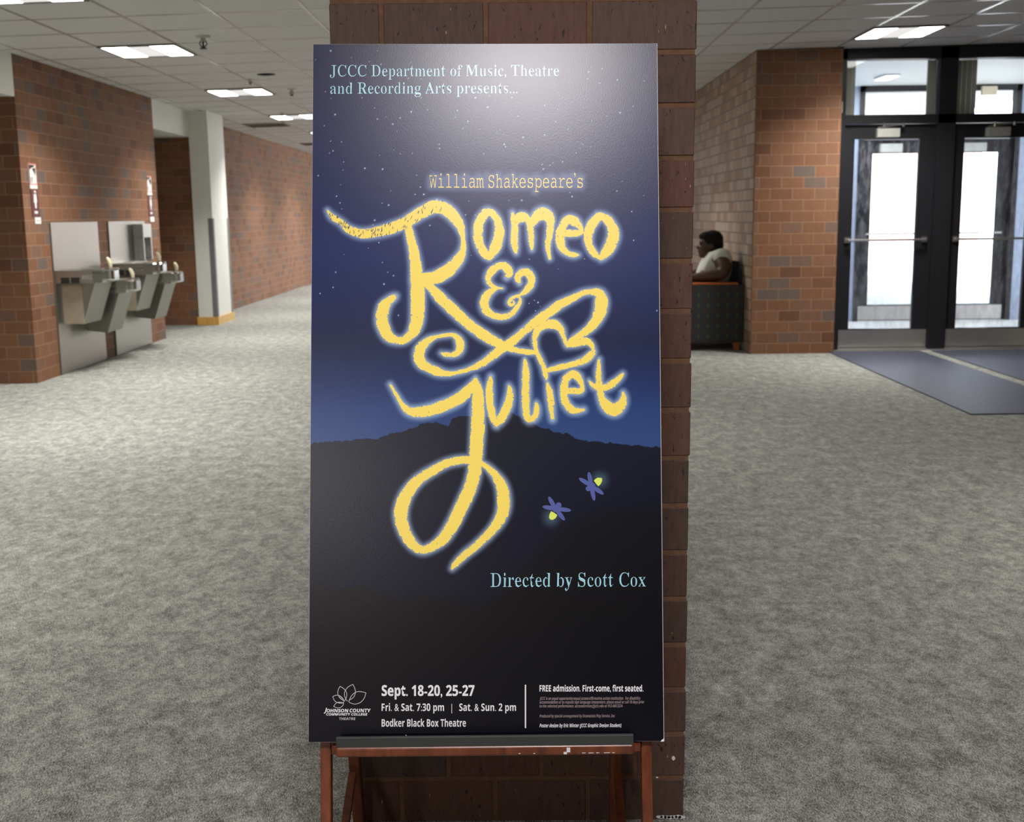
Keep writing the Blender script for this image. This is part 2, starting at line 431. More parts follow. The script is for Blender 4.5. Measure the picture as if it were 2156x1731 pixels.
# ---- pillar built brick by brick
def pillar():
    X0, X1, Y0, Y1 = -0.360, 0.357, 2.35, 3.06
    core = bmesh.new()
    add_box(core, X0 + .002, X1 - .002, Y0 + .002, Y1 - .002, 0, 2.70)
    root = obj('brick_pillar', core, M['mortar']); root['kind'] = 'structure'
    bm = bmesh.new(); tones = []
    pal = [rgb(98, 67, 54), rgb(102, 70, 56), rgb(94, 67, 56), rgb(88, 66, 56), rgb(102, 67, 53), rgb(95, 69, 59)]
    rows = 27; m = 0.0049
    def put(x0, x1, y0, y1, z0, z1):
        n0 = len(bm.faces)
        j = lambda: random.uniform(-.0012, .0012)
        add_box(bm, x0 + j(), x1 + j(), y0 + j() * .5, y1 + j() * .5, z0, z1, bevel=0.0016, seg=1)
        t = random.choice(pal); s = random.uniform(.66, .84)
        tones.extend([(t[0] * s, t[1] * s, t[2] * s, 1)] * (len(bm.faces) - n0))
    for r in range(rows):
        z0 = r * .1016 - .003 + m; z1 = (r + 1) * .1016 - .003 - m
        if r == 0: z0 = 0
        z1 = min(z1, 2.69)
        xs = [X0] + [X0 + (.1016 if r % 2 == 0 else .2032) + .2032 * k for k in range(4) if X0 + (.1016 if r % 2 == 0 else .2032) + .2032 * k < X1 - .05] + [X1]
        for a, b in zip(xs, xs[1:]):
            put(a + (m if a > X0 else 0), b - (m if b < X1 else 0), Y0, Y0 + .09, z0, z1)
            put(a + (m if a > X0 else 0), b - (m if b < X1 else 0), Y1 - .09, Y1, z0, z1)
        ys = [Y0 + .09 + m, Y0 + .22, Y0 + .42, Y1 - .09 - m]
        for a, b in zip(ys, ys[1:]):
            for x0, x1 in ((X0, X0 + .09), (X1 - .09, X1)):
                put(x0, x1, a + m * .5, b - m * .5, z0, z1)
    bm.faces.ensure_lookup_table()
    me = bpy.data.meshes.new('brick_courses'); bm.to_mesh(me); bm.free()
    at = me.attributes.new('brick_tone', 'FLOAT_COLOR', 'FACE')
    while len(tones) < len(me.polygons): tones.append(tones[-1])
    at.data.foreach_set('color', [c for t in tones[:len(me.polygons)] for c in t])
    me.materials.append(M['pillar'])
    o = bpy.data.objects.new('brick_courses', me); COL.objects.link(o); o.parent = root
    # white paint scuffs low on the right side
    sc = bmesh.new()
    def blot(cx, cz, w, h, n=14):
        vs = [sc.verts.new((cx + w * (0.75 + .35 * random.random()) * math.cos(2 * PI * k / n), Y0 - .0015, cz + h * (0.6 + .5 * random.random()) * math.sin(2 * PI * k / n))) for k in range(n)]
        sc.faces.new(vs)
    for k in range(7): blot(.305 + .008 * k, .006 + .002 * random.random(), .008, .005)
    blot(.333, .145, .004, .006); blot(.298, .1, .003, .002)
    obj('paint_scuff', sc, M['foam'], root)
    root.rotation_euler = (0, 0.0030, 0); root.location = (-.0039, 0, 0)
pillar()

# ---- entrance: frame, two inner doors, transoms, vestibule, two outer doors
def entrance():
    fr = boxes('trim_3', M['black'], [
        (2.965, 3.045, 10.93, 11.07, 0, 2.77), (3.90, 4.06, 10.93, 11.07, 0, 2.77), (4.93, 5.2, 10.93, 11.07, 0, 2.77),
        (2.965, 5.2, 10.93, 11.07, 2.675, 2.79), (3.045, 4.93, 10.93, 11.07, 2.10, 2.18)], kind='structure')
    boxes('threshold', M['alum'], [(3.0, 4.95, 10.9, 11.1, 0, .012)], fr)
    boxes('wall_sensor', M['closer'], [(2.99, 3.015, 10.915, 10.93, 2.2, 2.30)], fr, bevel=.003)
    for k, (a, b) in enumerate(((3.045, 3.90), (4.06, 4.93))):
        w = boxes('window_%d' % (k + 1), M['glass_clear'], [(a, b, 11.0, 11.006, 2.18, 2.675)], kind='structure')
        s = .085 if k == 0 else .19
        bm = bmesh.new()
        sl = ((a + .025, a + .025 + s), (b - .085, b - .004))
        for p0, p1 in sl:
            n = max(3, int((p1 - p0) / .022))
            for i in range(n):
                x0 = p0 + (p1 - p0) * i / n; x1 = p0 + (p1 - p0) * (i + 1) / n - .003
                add_box(bm, x0, x1, 11.03 + .006 * (i % 2), 11.045 + .006 * (i % 2), 2.185, 2.67)
        obj('olive_strips', bm, M['olive_strip'], w)  # upright olive-grey slats behind the transom glass
        d = boxes('door_%d' % (k + 1), M['black'], [
            (a + .005, a + .105, 10.97, 11.015, .012, 2.095), (b - .15, b - .005, 10.97, 11.015, .012, 2.095),
            (a + .105, b - .15, 10.97, 11.015, 1.965, 2.095), (a + .105, b - .15, 10.97, 11.015, .012, .205)], kind='structure')
        boxes('glass_pane', M['glass'], [(a + .105, b - .15, 10.99, 10.996, .205, 1.965)], d)
        boxes('kick_plate', M['kick'], [(a + .012, b - .012, 10.962, 10.97, .03, .195)], d)
        boxes('door_sweep', M['alum'], [(a + .006, b - .006, 10.958, 10.97, .004, .024)], d)
        bm = bmesh.new()
        add_tube(bm, [(a + .06, 10.955, 1.04), (a + .06, 10.91, 1.04), (b - .07, 10.91, 1.04), (b - .07, 10.955, 1.04)], .011, 10)
        add_box(bm, a + .035, a + .085, 10.95, 10.97, 1.015, 1.065); add_box(bm, b - .095, b - .045, 10.95, 10.97, 1.015, 1.065)
        obj('push_bar', bm, M['alum'], d)
        c = boxes('door_closer', M['closer'], [(a + .29, a + .50, 10.90, 10.97, 1.975, 2.055)], d, bevel=.004)
        bm = bmesh.new()
        add_bar(bm, (a + .30, 10.915, 2.065), (a + .53, 10.91, 2.09), .016, .008)
        add_lathe(bm, [(.012, 2.06), (.012, 2.10)], (a + .35, 10.90), 10); add_lathe(bm, [(.012, 2.07), (.012, 2.10)], (a + .53, 10.91), 10)
        obj('closer_arm', bm, M['alum'], c)
    # vestibule shell
    boxes('wall_vestibule', M['vest_wall'], [(2.9, 2.97, 11.3, 13.9, 0, 2.8)], kind='structure')
    boxes('window_5', M['glass_clear'], [(7.05, 7.056, 11.25, 13.85, .1, 2.7)], kind='structure')  # unseen glazed side, added so skylight brightens the vestibule
    boxes('wall_entry', M['vest_wall'], [(2.9, 4.02, 13.85, 14.0, 0, 2.8), (5.9, 7.1, 13.85, 14.0, 0, 2.8)], kind='structure')
    boxes('ceiling_vestibule', M['white'], [(2.9, 7.1, 11.07, 13.9, 2.74, 2.85)], kind='structure')
    boxes('floor_vestibule', M['pave'], [(2.9, 7.1, 11.07, 14.0, -.01, .004)], kind='structure')
    boxes('trim_4', M['black'], [(4.02, 4.08, 13.84, 13.98, 0, 2.74), (4.92, 5.06, 13.84, 13.98, 0, 2.74), (5.84, 5.9, 13.84, 13.98, 0, 2.74),
                                 (4.02, 5.9, 13.84, 13.98, 2.67, 2.74), (4.02, 5.9, 13.84, 13.98, 2.13, 2.22)], kind='structure')
    for k, (a, b, g0, g1) in enumerate(((4.08, 4.92, 4.20, 4.75), (5.06, 5.84, 5.18, 5.68))):
        boxes('window_%d' % (k + 3), M['glass_clear'], [(a, b, 13.9, 13.906, 2.22, 2.67)], kind='structure')
        d = boxes('door_%d' % (k + 3), M['black'], [(a + .004, g0, 13.88, 13.925, .01, 2.125), (g1, b - .004, 13.88, 13.925, .01, 2.125),
                  (g0, g1, 13.88, 13.925, 1.97, 2.125), (g0, g1, 13.88, 13.925, .01, .20)], kind='structure')
        boxes('glass_pane', M['glass_clear'], [(g0, g1, 13.9, 13.906, .20, 1.97)], d)
        boxes('kick_plate', M['kick'], [(a + .01, b - .03, 13.872, 13.88, .02, .185)], d)
        boxes('door_closer', M['closer'], [(g0 + .07, g0 + .33, 13.82, 13.88, 1.98, 2.08)], d, bevel=.004)
        bm = bmesh.new(); add_tube(bm, [(g0 - .06, 13.88, 1.04), (g0 - .06, 13.83, 1.04), (g1 + .06, 13.83, 1.04), (g1 + .06, 13.88, 1.04)], .011, 8)
        obj('push_bar', bm, M['alum'], d)
entrance()

vl = empty('ceiling_light', (4.02, 12.88, 2.74)); vlamp = bpy.data.lights.new('lamp', 'AREA'); vlamp.shape = 'RECTANGLE'; vlamp.size = .14; vlamp.size_y = .38; vlamp.energy = 45; vlamp.color = (.95, .97, 1)
vlo = bpy.data.objects.new('lamp', vlamp); COL.objects.link(vlo); vlo.parent = vl; vlo.location = (0, 0, -.035)
tag(vl, 'small bright light strip on the vestibule ceiling behind the first glass transom', 'ceiling light')
boxes('housing', M['white'], [(-.08, .08, -.2, .2, -.02, 0)], vl)
boxes('diffuser', glow_mat('vestibule_lamp', (1, .98, .95, 1), 6), [(-.07, .07, -.19, .19, -.026, -.02)], vl)
es = empty('exit_sign', (5.50, 13.82, 2.665)); tag(es, 'pale box sign fixed above the outer right door in the vestibule', 'sign')
boxes('sign_box', M['plastic'], [(-.09, .09, -.02, .02, -.05, .05)], es, bevel=.004)

# outside
boxes('paving', M['pave'], [(-12, 40, 14.0, 60, -.06, -.01)], kind='structure')
bd = empty('building', (14, 44, 0)); tag(bd, 'pinkish brick building outside beyond the glass doors', 'building')
boxes('wall', M['pink_wall'], [(-3.5, 3.4, 0, 6, 0, 3.6)], bd)
boxes('roof', M['foam'], [(-3.7, 3.6, -.2, 6.2, 3.6, 3.9)], bd)

# ------------------------------------------------------------------ floor mats
def rug(x0, x1, label):
    o = boxes('floor_mat', M['rug'], [(-(x1 - x0) / 2, (x1 - x0) / 2, -1.735, 1.735, 0, .008)], bevel=.003)
    o.location = ((x0 + x1) / 2, 9.105, 0.0005)
    tag(o, label, 'mat', 'entrance mats at the glass doors')
rug(2.93, 3.79, 'dark grey floor mat in front of the left glass door')
rug(3.905, 4.80, 'dark grey floor mat in front of the right glass door, past the pale carpet gap')

# ------------------------------------------------------------------ ceiling lights and fittings
def make_light():
    r = empty('ceiling_light', (0, 0, 0), CROT)
    boxes('frame', M['lens_rim'], [(-.305, .305, -.305, -.285, -.014, 0), (-.305, .305, .285, .305, -.014, 0),
                                   (-.305, -.285, -.285, .285, -.014, 0), (.285, .305, -.285, .285, -.014, 0), (-.285, .285, -.285, .285, -.004, 0)], r)
    boxes('lens', M['lens'], [(-.283, -.09, -.28, .28, -.012, -.004)], r, bevel=.003)
    boxes('lens', M['lens'], [(.09, .283, -.28, .28, -.012, -.004)], r, bevel=.003)
    boxes('louvre', M['lens_dim'], [(-.09, .09, -.28, .28, -.009, -.004)] + [(-.09, .09, -.24 + .12 * k, -.235 + .12 * k, -.013, -.009) for k in range(5)], r)
    L = bpy.data.lights.new('fluorescent_tubes', 'AREA'); L.shape = 'RECTANGLE'; L.size = .54; L.size_y = .54
    L.energy = LAMP_W; L.color = (1.0, .982, .95); L.spread = math.radians(122)
    lo = bpy.data.objects.new('fluorescent_tubes', L); COL.objects.link(lo); lo.parent = r; lo.location = (0, 0, -.02)
    return r
G0 = 'square fluorescent lights in the tile ceiling'
spots = [(-2.89, 7.06, 'left hall ceiling light cut by the top left corner of the picture', 1),
         (-2.89, 9.49, 'largest ceiling light fully in view over the left hall, above the drinking fountains', 1),
         (-2.89, 12.6, 'second ceiling light of the left row, beyond the largest one', 1),
         (-2.89, 15.7, 'third ceiling light of the left row, half hidden at the edge of the poster', 1),
         (-2.89, 18.7, 'fourth and farthest visible ceiling light, a sliver beside the poster', 1),
         (-2.89, 21.8, 'ceiling light far down the left corridor behind the poster', 1),
         (3.195, 9.97, 'ceiling light in front of the glass doors', 1),
         (0.06, 0.34, 'ceiling light over the camera, mirrored as the bright sheen at the top of the poster', 1.2),
         (-1.85, -5.7, 'ceiling light behind the camera on the left, mirrored on the left edge of the poster', 3.2),
         (3.21, 4.0, 'ceiling light on the right side nearer than the doors', .7),
         (-2.89, 4.0, 'unseen ceiling light added to brighten the left foreground, above the picture', .7),  # added out of view to fill the near carpet with light
         (0.16, 12.6, 'ceiling light hidden behind the brick pillar', 1),
         (0.16, 6.9, 'ceiling light just behind the brick pillar', .4)]
proto = make_light()
for i, (x, y, lab, e) in enumerate(spots):
    o = proto if i == 0 else copy_tree(proto)
    o.location = ceil_pt(x, y)
    tag(o, lab, 'ceiling light', G0)
    if e != 1:   # energy scaled per fixture to suit carpet and poster brightness
        for c in o.children:
            if c.type == 'LIGHT': c.data = c.data.copy(); c.data.energy = LAMP_W * e
            if c.type == 'LIGHT' and e > 1: c.data.color = (1.0, .94, .95); c.data.spread = math.radians(180 if e > 1.5 else 165)   # pinkish, wide-spread light tuned to make the poster sheen

def sprinkler(x, y, label, s=1.0):
    r = empty('sprinkler_head', ceil_pt(x, y)); r.scale = (s, s, s)
    bm = bmesh.new(); add_lathe(bm, [(.045, -.0005), (.042, -.006), (.015, -.012), (.015, -.03)], n=16); obj('escutcheon', bm, M['closer'], r)
    bm = bmesh.new()
    add_tube(bm, [(-.014, 0, -.028), (-.022, 0, -.045), (-.004, 0, -.07)], .004, 8); add_tube(bm, [(.014, 0, -.028), (.022, 0, -.045), (.004, 0, -.07)], .004, 8)
    add_tube(bm, [(0, 0, -.028), (0, 0, -.068)], .006, 8)
    obj('frame_arm', bm, M['steel_dark'], r)
    bm = bmesh.new(); add_lathe(bm, [(.022, -.070), (.022, -.074)], n=14); obj('deflector', bm, M['steel_dark'], r)
    tag(r, label, 'sprinkler', 'sprinkler heads in the left ceiling')
sprinkler(-2.30, 8.9, 'nearest sprinkler head, right of the largest ceiling light', 1.25)
sprinkler(-2.33, 12.5, 'sprinkler head right of the second ceiling light of the left row')
sprinkler(-2.55, 11.55, 'sprinkler head just before the second ceiling light of the left row', .7)
sprinkler(-2.95, 15.1, 'sprinkler head just before the third ceiling light of the left row', .9)
dl = empty('recessed_downlight', ceil_pt(-2.33, 11.25), CROT)
bm = bmesh.new(); add_lathe(bm, [(.085, 0), (.085, -.003), (.075, -.004)], n=28); obj('baffle', bm, plain('matt_black', rgb(16, 15, 14), .95, spec=.1), dl)
tag(dl, 'small dark round unlit downlight in the left ceiling', 'downlight')
def vent(x, y, label):
    r = empty('air_vent', ceil_pt(x, y), CROT)
    boxes('frame', plain('vent_paint', rgb(150, 142, 126), .6), [(-.3, .3, -.28, -.25, -.012, 0), (-.3, .3, .25, .28, -.012, 0), (-.3, -.27, -.25, .25, -.012, 0), (.27, .3, -.25, .25, -.012, 0)], r)
    bm = bmesh.new()
    for k in range(9): add_bar(bm, (-.27, -.22 + .055 * k, -.006), (.27, -.22 + .055 * k, -.006), .03, .003, up=(0, .6, .8))
    obj('louvre_slats', bm, plain('vent_slats', rgb(96, 90, 78), .6), r)
    tag(r, label, 'vent', 'air vents in the left corridor ceiling')
vent(-3.5, 16.85, 'nearer dark louvred air vent before the brick corridor wall')
vent(-3.5, 21.2, 'farther air vent, partly behind the poster edge')

# ------------------------------------------------------------------ drinking fountains
def fountain_unit(y0, filler, label):
    r = empty('drinking_fountain', (-3.93, y0, 0))           # local: x out of the wall, y along it
    boxes('back_panel', M['steel_panel'], [(0, .014, 0, 1.11, .004, 1.30)], r, bevel=.002)
    def basin(s0, w, z0, z1, tp):
        d = .385
        bm = bmesh.new()
        out = [(.014, s0), (d - .06, s0), (d, s0 + .07), (d, s0 + w - .03), (d - .03, s0 + w), (.014, s0 + w)]
        add_prism(bm, out, 'z', z0, z1 - .012)
        rim = [(.014, s0 - .006), (d - .055, s0 - .006), (d + .007, s0 + .066), (d + .007, s0 + w - .028), (d - .028, s0 + w + .006), (.014, s0 + w + .006)]
        inn = [(.06, s0 + .05), (d - .09, s0 + .05), (d - .05, s0 + .1), (d - .05, s0 + w - .08), (d - .08, s0 + w - .05), (.06, s0 + w - .05)]
        lo = [bm.verts.new((p[0], p[1], z1 - .012)) for p in rim]; hi = [bm.verts.new((p[0], p[1], z1)) for p in rim]
        ih = [bm.verts.new((p[0], p[1], z1)) for p in inn]; il = [bm.verts.new((.5 * p[0] + .11, .5 * p[1] + .5 * (s0 + w / 2), z1 - .05)) for p in inn]
        fs = []
        for i in range(6):
            j = (i + 1) % 6
            fs += [bm.faces.new((lo[i], lo[j], hi[j], hi[i])), bm.faces.new((hi[i], hi[j], ih[j], ih[i])), bm.faces.new((ih[i], ih[j], il[j], il[i]))]
        fs.append(bm.faces.new(il)); fs.append(bm.faces.new(lo))
        bmesh.ops.recalc_face_normals(bm, faces=fs)
        b = obj('basin', bm, M['steel'], r)
        bm = bmesh.new(); add_box(bm, d - .03, d + .07, s0 + .3 * w, s0 + .3 * w + .16, z0 + .005, z1 + .006, bevel=.02, seg=2)
        bb = obj('bubbler_block', bm, M['chrome'], b)
        bm = bmesh.new()
        cx, cy = d + .02, s0 + .32 * w + .05
        add_tube(bm, [(cx, cy, z1), (cx - .004, cy, z1 + .03)], [.018, .014], 10)
        obj('spout_base', bm, M['chrome'], b)
        bm = bmesh.new()
        add_tube(bm, [(cx + .01, cy, z1 + .018), (cx + .006, cy, z1 + .05), (cx - .006, cy, z1 + .085), (cx - .02, cy, z1 + .10)], [.012, .019, .017, .008], 12)
        obj('spout_guard', bm, M['plastic'], b)
        boxes('push_pad', M['chrome'], [(.235, .335, s0 - .010, s0, z0 + .03, z0 + .065)], b, bevel=.005)
        # sloping apron under the basin
        zt, zb, dt, db = z0, tp, d - .06, .20
        bm = bmesh.new()
        a0, a1 = s0 + .055, s0 + w - .03
        fs = add_prism(bm, [(.014, zt), (dt, zt), (db, zb), (.014, zb + .02)], 'y', a0, a1)
        obj('apron', bm, M['steel_apron'], r)
        return b
    b1 = basin(.02, .52, .785, .893, .43)
    boxes('vent_slot', M['steel_dark'], [(.06 + .085 * k, .13 + .085 * k, .012, .02, .785, .835) for k in range(2)], b1)
    boxes('side_panel', M['beige'], [(.04, .215, .066, .074, .435, .765)], r)
    b2 = basin(.60, .48, .66, .772, .30)
    if filler:
        f = boxes('bottle_filler', plain('grey_filler', rgb(178, 178, 174), .4, metal=.4), [(.014, .12, .70, .98, 1.13, 1.27), (.014, .05, .70, .98, .90, 1.13), (.05, .12, .70, .735, .90, 1.13), (.05, .12, .945, .98, .90, 1.13)], r, bevel=.004)
        boxes('filler_nozzle', M['steel_dark'], [(.06, .10, .83, .89, 1.085, 1.13)], f, bevel=.006)
        boxes('filler_tray', M['steel_dark'], [(.05, .118, .735, .945, .895, .91)], f)
    tag(r, label, 'drinking fountain', 'two-level steel drinking fountains on the left brick wall')
fountain_unit(9.85, False, 'nearer two-level steel drinking fountain with a plain back panel')
fountain_unit(11.25, True, 'farther two-level steel drinking fountain with a bottle filler on its back panel')

# ------------------------------------------------------------------ restroom signs
def restroom_signs(y0, w, which):
    x = -3.93
    n = empty('wall_notice', (x, y0, 0))
    boxes('sheet', M['sign_white'], [(0, .004, 0, w, 1.572, 1.775)], n)
    boxes('border', M['sign_red'], [(.004, .0055, 0, w, 1.767, 1.775), (.004, .0055, 0, .008, 1.61, 1.767), (.004, .0055, w - .008, w, 1.61, 1.767), (.004, .0055, 0, w, 1.604, 1.611)], n)
    bm = bmesh.new()
    for pts in ([(.01, 1.762), (w - .04, 1.762), (w - .05, 1.745), (.06, 1.742), (.012, 1.725)],
                [(.07, 1.735), (w - .02, 1.74), (w - .025, 1.70), (.105, 1.675), (.10, 1.70), (.075, 1.715)]):
        add_prism(bm, pts, 'x', .004, .006)
    for k in range(3): add_box(bm, .004, .006, .02, .07 - .01 * k, 1.655 - .015 * k, 1.661 - .015 * k)
    obj('printed_figure', bm, M['sign_black'], n)
    tag(n, 'white notice with a black printed shape above the %s maroon sign' % which, 'notice', 'notices above the restroom signs')
    s = empty('restroom_sign', (x, y0, 0))
    boxes('plate', M['maroon'], [(0, .006, 0, w, 1.345, 1.566)], s, bevel=.002)
    bm = bmesh.new(); c = w / 2
    add_lathe(bm, [(.001, 1.533), (.011, 1.538), (.015, 1.545), (.011, 1.553), (.001, 1.558)], (.004, c), 12)
    body = [(c - .022, 1.53), (c + .022, 1.53), (c + .03, 1.465), (c + .016, 1.46), (c + .013, 1.415), (c - .013, 1.415), (c - .016, 1.46), (c - .03, 1.465)]
    add_prism(bm, body, 'x', .006, .0085)
    add_box(bm, .006, .0085, c - .03, c + .03, 1.372, 1.392)
    obj('person_symbol', bm, M['sign_white'], s)
    tag(s, 'maroon restroom sign with a white figure %s' % ('left of the nearer fountain' if which == 'left' else 'above the farther fountain at the wall end'), 'sign', 'maroon restroom signs')
    t = empty('room_tag', (x, y0, 0))
    boxes('plate', M['sign_white'], [(0, .006, .045, w + .015, 1.288, 1.342)], t, bevel=.002)
    boxes('print_line', M['sign_black'], [(.006, .007, .065, w - .005, 1.313, 1.317)], t)
    tag(t, 'small white tag below the %s maroon sign' % which, 'sign', 'white tags below the restroom signs')
restroom_signs(9.52, .145, 'left')
restroom_signs(12.55, .16, 'right')

# ------------------------------------------------------------------ poster on its easel
POSTER_W, POSTER_H = .6096, 1.2192
PO = Vector((-.0603, 1.857, .4213)); LEAN, PROLL, PYAW = .223, -.0099, .0045
_u = Vector((math.cos(PROLL) * math.cos(PYAW), math.cos(PROLL) * math.sin(PYAW), math.sin(PROLL)))
_v = Vector((0, math.sin(LEAN), math.cos(LEAN))); _v = (_v - _u * _v.dot(_u)).normalized()
_n = _u.cross(_v)                                       # towards the viewer
PM = Matrix.Identity(4)
for i in range(3): PM[i][0], PM[i][1], PM[i][2], PM[i][3] = _u[i], _v[i], _n[i], PO[i]

# artwork and poster corners are image pixels, mapped here to metres on the board
def _homography(src, dst):
    A, b = [], []
    for (x, y), (u, v) in zip(src, dst):
        A.append([x, y, 1, 0, 0, 0, -u * x, -u * y]); b.append(u)
        A.append([0, 0, 0, x, y, 1, -v * x, -v * y]); b.append(v)
    return np.append(np.linalg.solve(np.array(A, float), np.array(b, float)), 1).reshape(3, 3)
PX_TO_BOARD = _homography([(659, 93), (1384, 91.5), (1398.5, 1561), (649, 1563)],
                    [(-POSTER_W / 2, POSTER_H), (POSTER_W / 2, POSTER_H), (POSTER_W / 2, 0), (-POSTER_W / 2, 0)])
def art(p):
    p = np.asarray(p, float)
    q = np.c_[p[:, :2], np.ones(len(p))] @ PX_TO_BOARD.T
    return q[:, :2] / q[:, 2:3]
BOARD_TO_PX = np.linalg.inv(PX_TO_BOARD)

STROKES = [  # x, y, width
 # R: flourish and bowl
 [(689,443,3),(699,456,10),(717,468,11),(735,483,14),(762,492,17),(797,488,20),(827,479.5,22),(849,471,22),(868,460,23),(888,447,24),(919,435,25),(943,444,25),(962.5,466,20),(973,489,12),(975.5,507,8),(974,527,13),(964.5,548,21),(943,570,25),(915,585,25),(888,588,22)],
 [(858,475,14),(866,507,17),(872,536,19),(876,566,22),(878,591,27),(879.6,605,27),(879.6,638,27),(878,673,26),(873,692,23),(862,708,17),(846.7,717,14),(829,715,16),(815.5,705.6,21),(806,685,24),(804,666,24),(808.5,647,23),(818.5,634,17),(828.5,626.7,13),(833,623.5,7)],
 [(893,596,7),(911,610,16),(926,626,20),(950.6,650,21),(976.6,674,20),(1002.6,695,20),(1030,712.5,20),(1054.6,726,17),(1080.6,736,11),(1108,741,10),(1129,743,8)],
 # swash with the heart
 [(929,743.5,3),(938.5,747,8),(952,748,9),(964.5,742,13),(969,730,16),(966,716,15),(956,706.5,9),(942,705.6,7),(916,710,8),(898.7,719.5,15),(885,735,20),(882,750.6,20),(887.4,764.5,20),(902,774,17),(921,782.7,16),(942,787,10),(964.5,784.4,8),(990.5,776.6,9),(1016.5,764.5,13),(1037,749,15),(1053,737,16),(1072,724.6,17),(1089,710,15),(1104,697,15),(1129,678,18),(1145.6,666,18),(1176.8,643,17),(1208,627,13),(1228.8,617,11),(1249.6,615,13),(1263,620,20),(1266.5,637,26),(1263,658,24),(1253,678.6,19),(1235,697,15),(1212,712,13),(1195,725,9)],
 [(1192.4,727,6),(1187,709.8,8),(1181,693,13),(1166.4,682.5,18),(1145.6,684.8,16),(1131,697,13),(1125.8,714,10),(1128,734.7,8),(1135,751,9),(1143.5,770,9),(1148.7,786.7,10),(1150.8,800,4)],
 [(1148,781.5,7),(1176.8,774,10),(1203.8,768,10),(1228.8,759.7,13),(1245.4,747,13),(1249.6,736.8,7),(1243,724,9),(1231,719,13),(1212,724,11),(1192,728.5,6)],
 # omeo
 [(1030,442,6),(1023,448,15),(1010,466,16),(1006,491,17),(1010,517,15),(1023,536,14),(1031,546,6)],
 [(1026,441,5),(1037,450,13),(1048,466,14),(1051,493,18),(1043,521,19),(1032,540,12),(1028,547,4)],
 [(1079,448,5),(1083,470,12),(1083,507,14),(1085,522,11),(1087,534,4)],
 [(1084,470,10),(1097,458,18),(1111,462,13),(1116,478,10),(1118.5,503,11),(1120,526,4)],
 [(1117,478,8),(1129,457,19),(1144,450,24),(1157,460,18),(1159,481,13),(1155,507,11),(1154,526,8),(1158,547,4)],
 [(1184,491,12),(1200,491.5,13),(1222,490,10),(1223.6,481.5,8),(1212,468,16),(1197,463,16),(1185,476,14),(1179.5,497,17),(1182,520,14),(1194,533,10),(1208,537.4,9),(1219,537,3)],
 [(1276,455,6),(1262,457,15),(1246,473,17),(1239,493,16),(1240,515,13),(1251,533,12),(1267,546,5)],
 [(1258,452,7),(1276,460,15),(1288,476,17),(1292,497,21),(1283,522,20),(1271,538,14),(1265,547,4)],
 # ampersand
 [(1067,584,8),(1072,575,16),(1064.5,563,16),(1051,560,13),(1036,570,14),(1028,585,12),(1032,599,9),(1045,606,6),(1059,607.5,3)],
 [(1048,607,5),(1030,617,14),(1020.5,634.7,17),(1022.5,652,16),(1037,664,13),(1056.6,668,12),(1076,662,11),(1089,646.5,9),(1096,631,5),(1089,625,4),(1078,628,7),(1071.5,636.7,7),(1076,642.5,6),(1083,638.6,4),(1080,633,3)],
 [(1094,596,7),(1090,585,12),(1098,574,14),(1111.6,575,15),(1119,589.5,14),(1113,607,13),(1098,620,7),(1083,625,4)],
 # J
 [(821.6,810,4),(832.7,829,6),(846.6,851.5,9),(863,866,16),(891,867,21),(927,857,22),(960,843,22),(982,826.6,20),(996,810,14),(1000.5,797,5)],
 [(1001,796,5),(1006,821,18),(1006.5,857,24),(1006,899,26),(1003.5,940,25),(1001,971,26),(998,998.5,25),(988,1032,25),(971,1068,25),(954.7,1101,24),(935,1131.6,22),(913,1150,17),(888,1158,16),(866,1142.7,20),(849,1112,23),(844,1079,26),(855,1043,24),(880,1012,20),(913,990,17),(946.4,974,15),(985,969,14),(1015.7,977,10),(1038,996,14),(1056,1023.5,22),(1061,1059.5,25),(1054,1090,22),(1035,1117.7,17),(1007,1145.5,15),(979.7,1167.6,14),(960,1187,11),(950.5,1199,4)],
 # uliet
 [(1033,793,6),(1030.5,820,14),(1031.5,851,14),(1038,878,14),(1045.8,897,8)],
 [(1043,897,6),(1050,888,15),(1060,874,17),(1069.7,851,17),(1074,826,12),(1071.5,812,4)],
 [(1105,756,4),(1107,778,13),(1107,820,15),(1107,851,15),(1109,872,14),(1115.4,884.5,12),(1127,876,12),(1130,859.5,11),(1128.5,848,4)],
 [(1152.5,806,4),(1157,826,12),(1160,851,12),(1163.5,883,6)],
 [(1189,823,10),(1206,824,12),(1223,823,11),(1225,810,8),(1216,793,15),(1203.8,788,15),(1191,801,14),(1187,824,15),(1190,845,15),(1201.7,861,14),(1216,865,10),(1231,862.6,5)],
 [(1261.5,757,5),(1260,780.5,10),(1262,809.6,12),(1266.5,836.6,14),(1278.7,856,22),(1295,863,24),(1309,851,18),(1313,836.6,11),(1311.5,825,4)],
 [(1240,802,3),(1251.7,814,10),(1270,817,13),(1291,807.5,12),(1307,793,8),(1312.5,786,3)],
]
def dense(st, step=1.2):
    P = np.array(st, float); out = []
    Q = np.vstack([2 * P[0] - P[1], P, 2 * P[-1] - P[-2]])
    for i in range(1, len(Q) - 2):
        a, b, c, d = Q[i - 1], Q[i], Q[i + 1], Q[i + 2]
        n = max(2, int(np.hypot(*(c - b)[:2]) / step))
        for t in np.arange(n) / n:
            out.append(.5 * (2 * b + (c - a) * t + (2 * a - 5 * b + 4 * c - d) * t * t + (3 * b - a - 3 * c + d) * t ** 3))
    out.append(P[-1]); return np.array(out)
DENSE = [dense([(x, y, w * (1.17 if 5 <= k <= 13 else 1.07)) for x, y, w in s]) for k, s in enumerate(STROKES)]

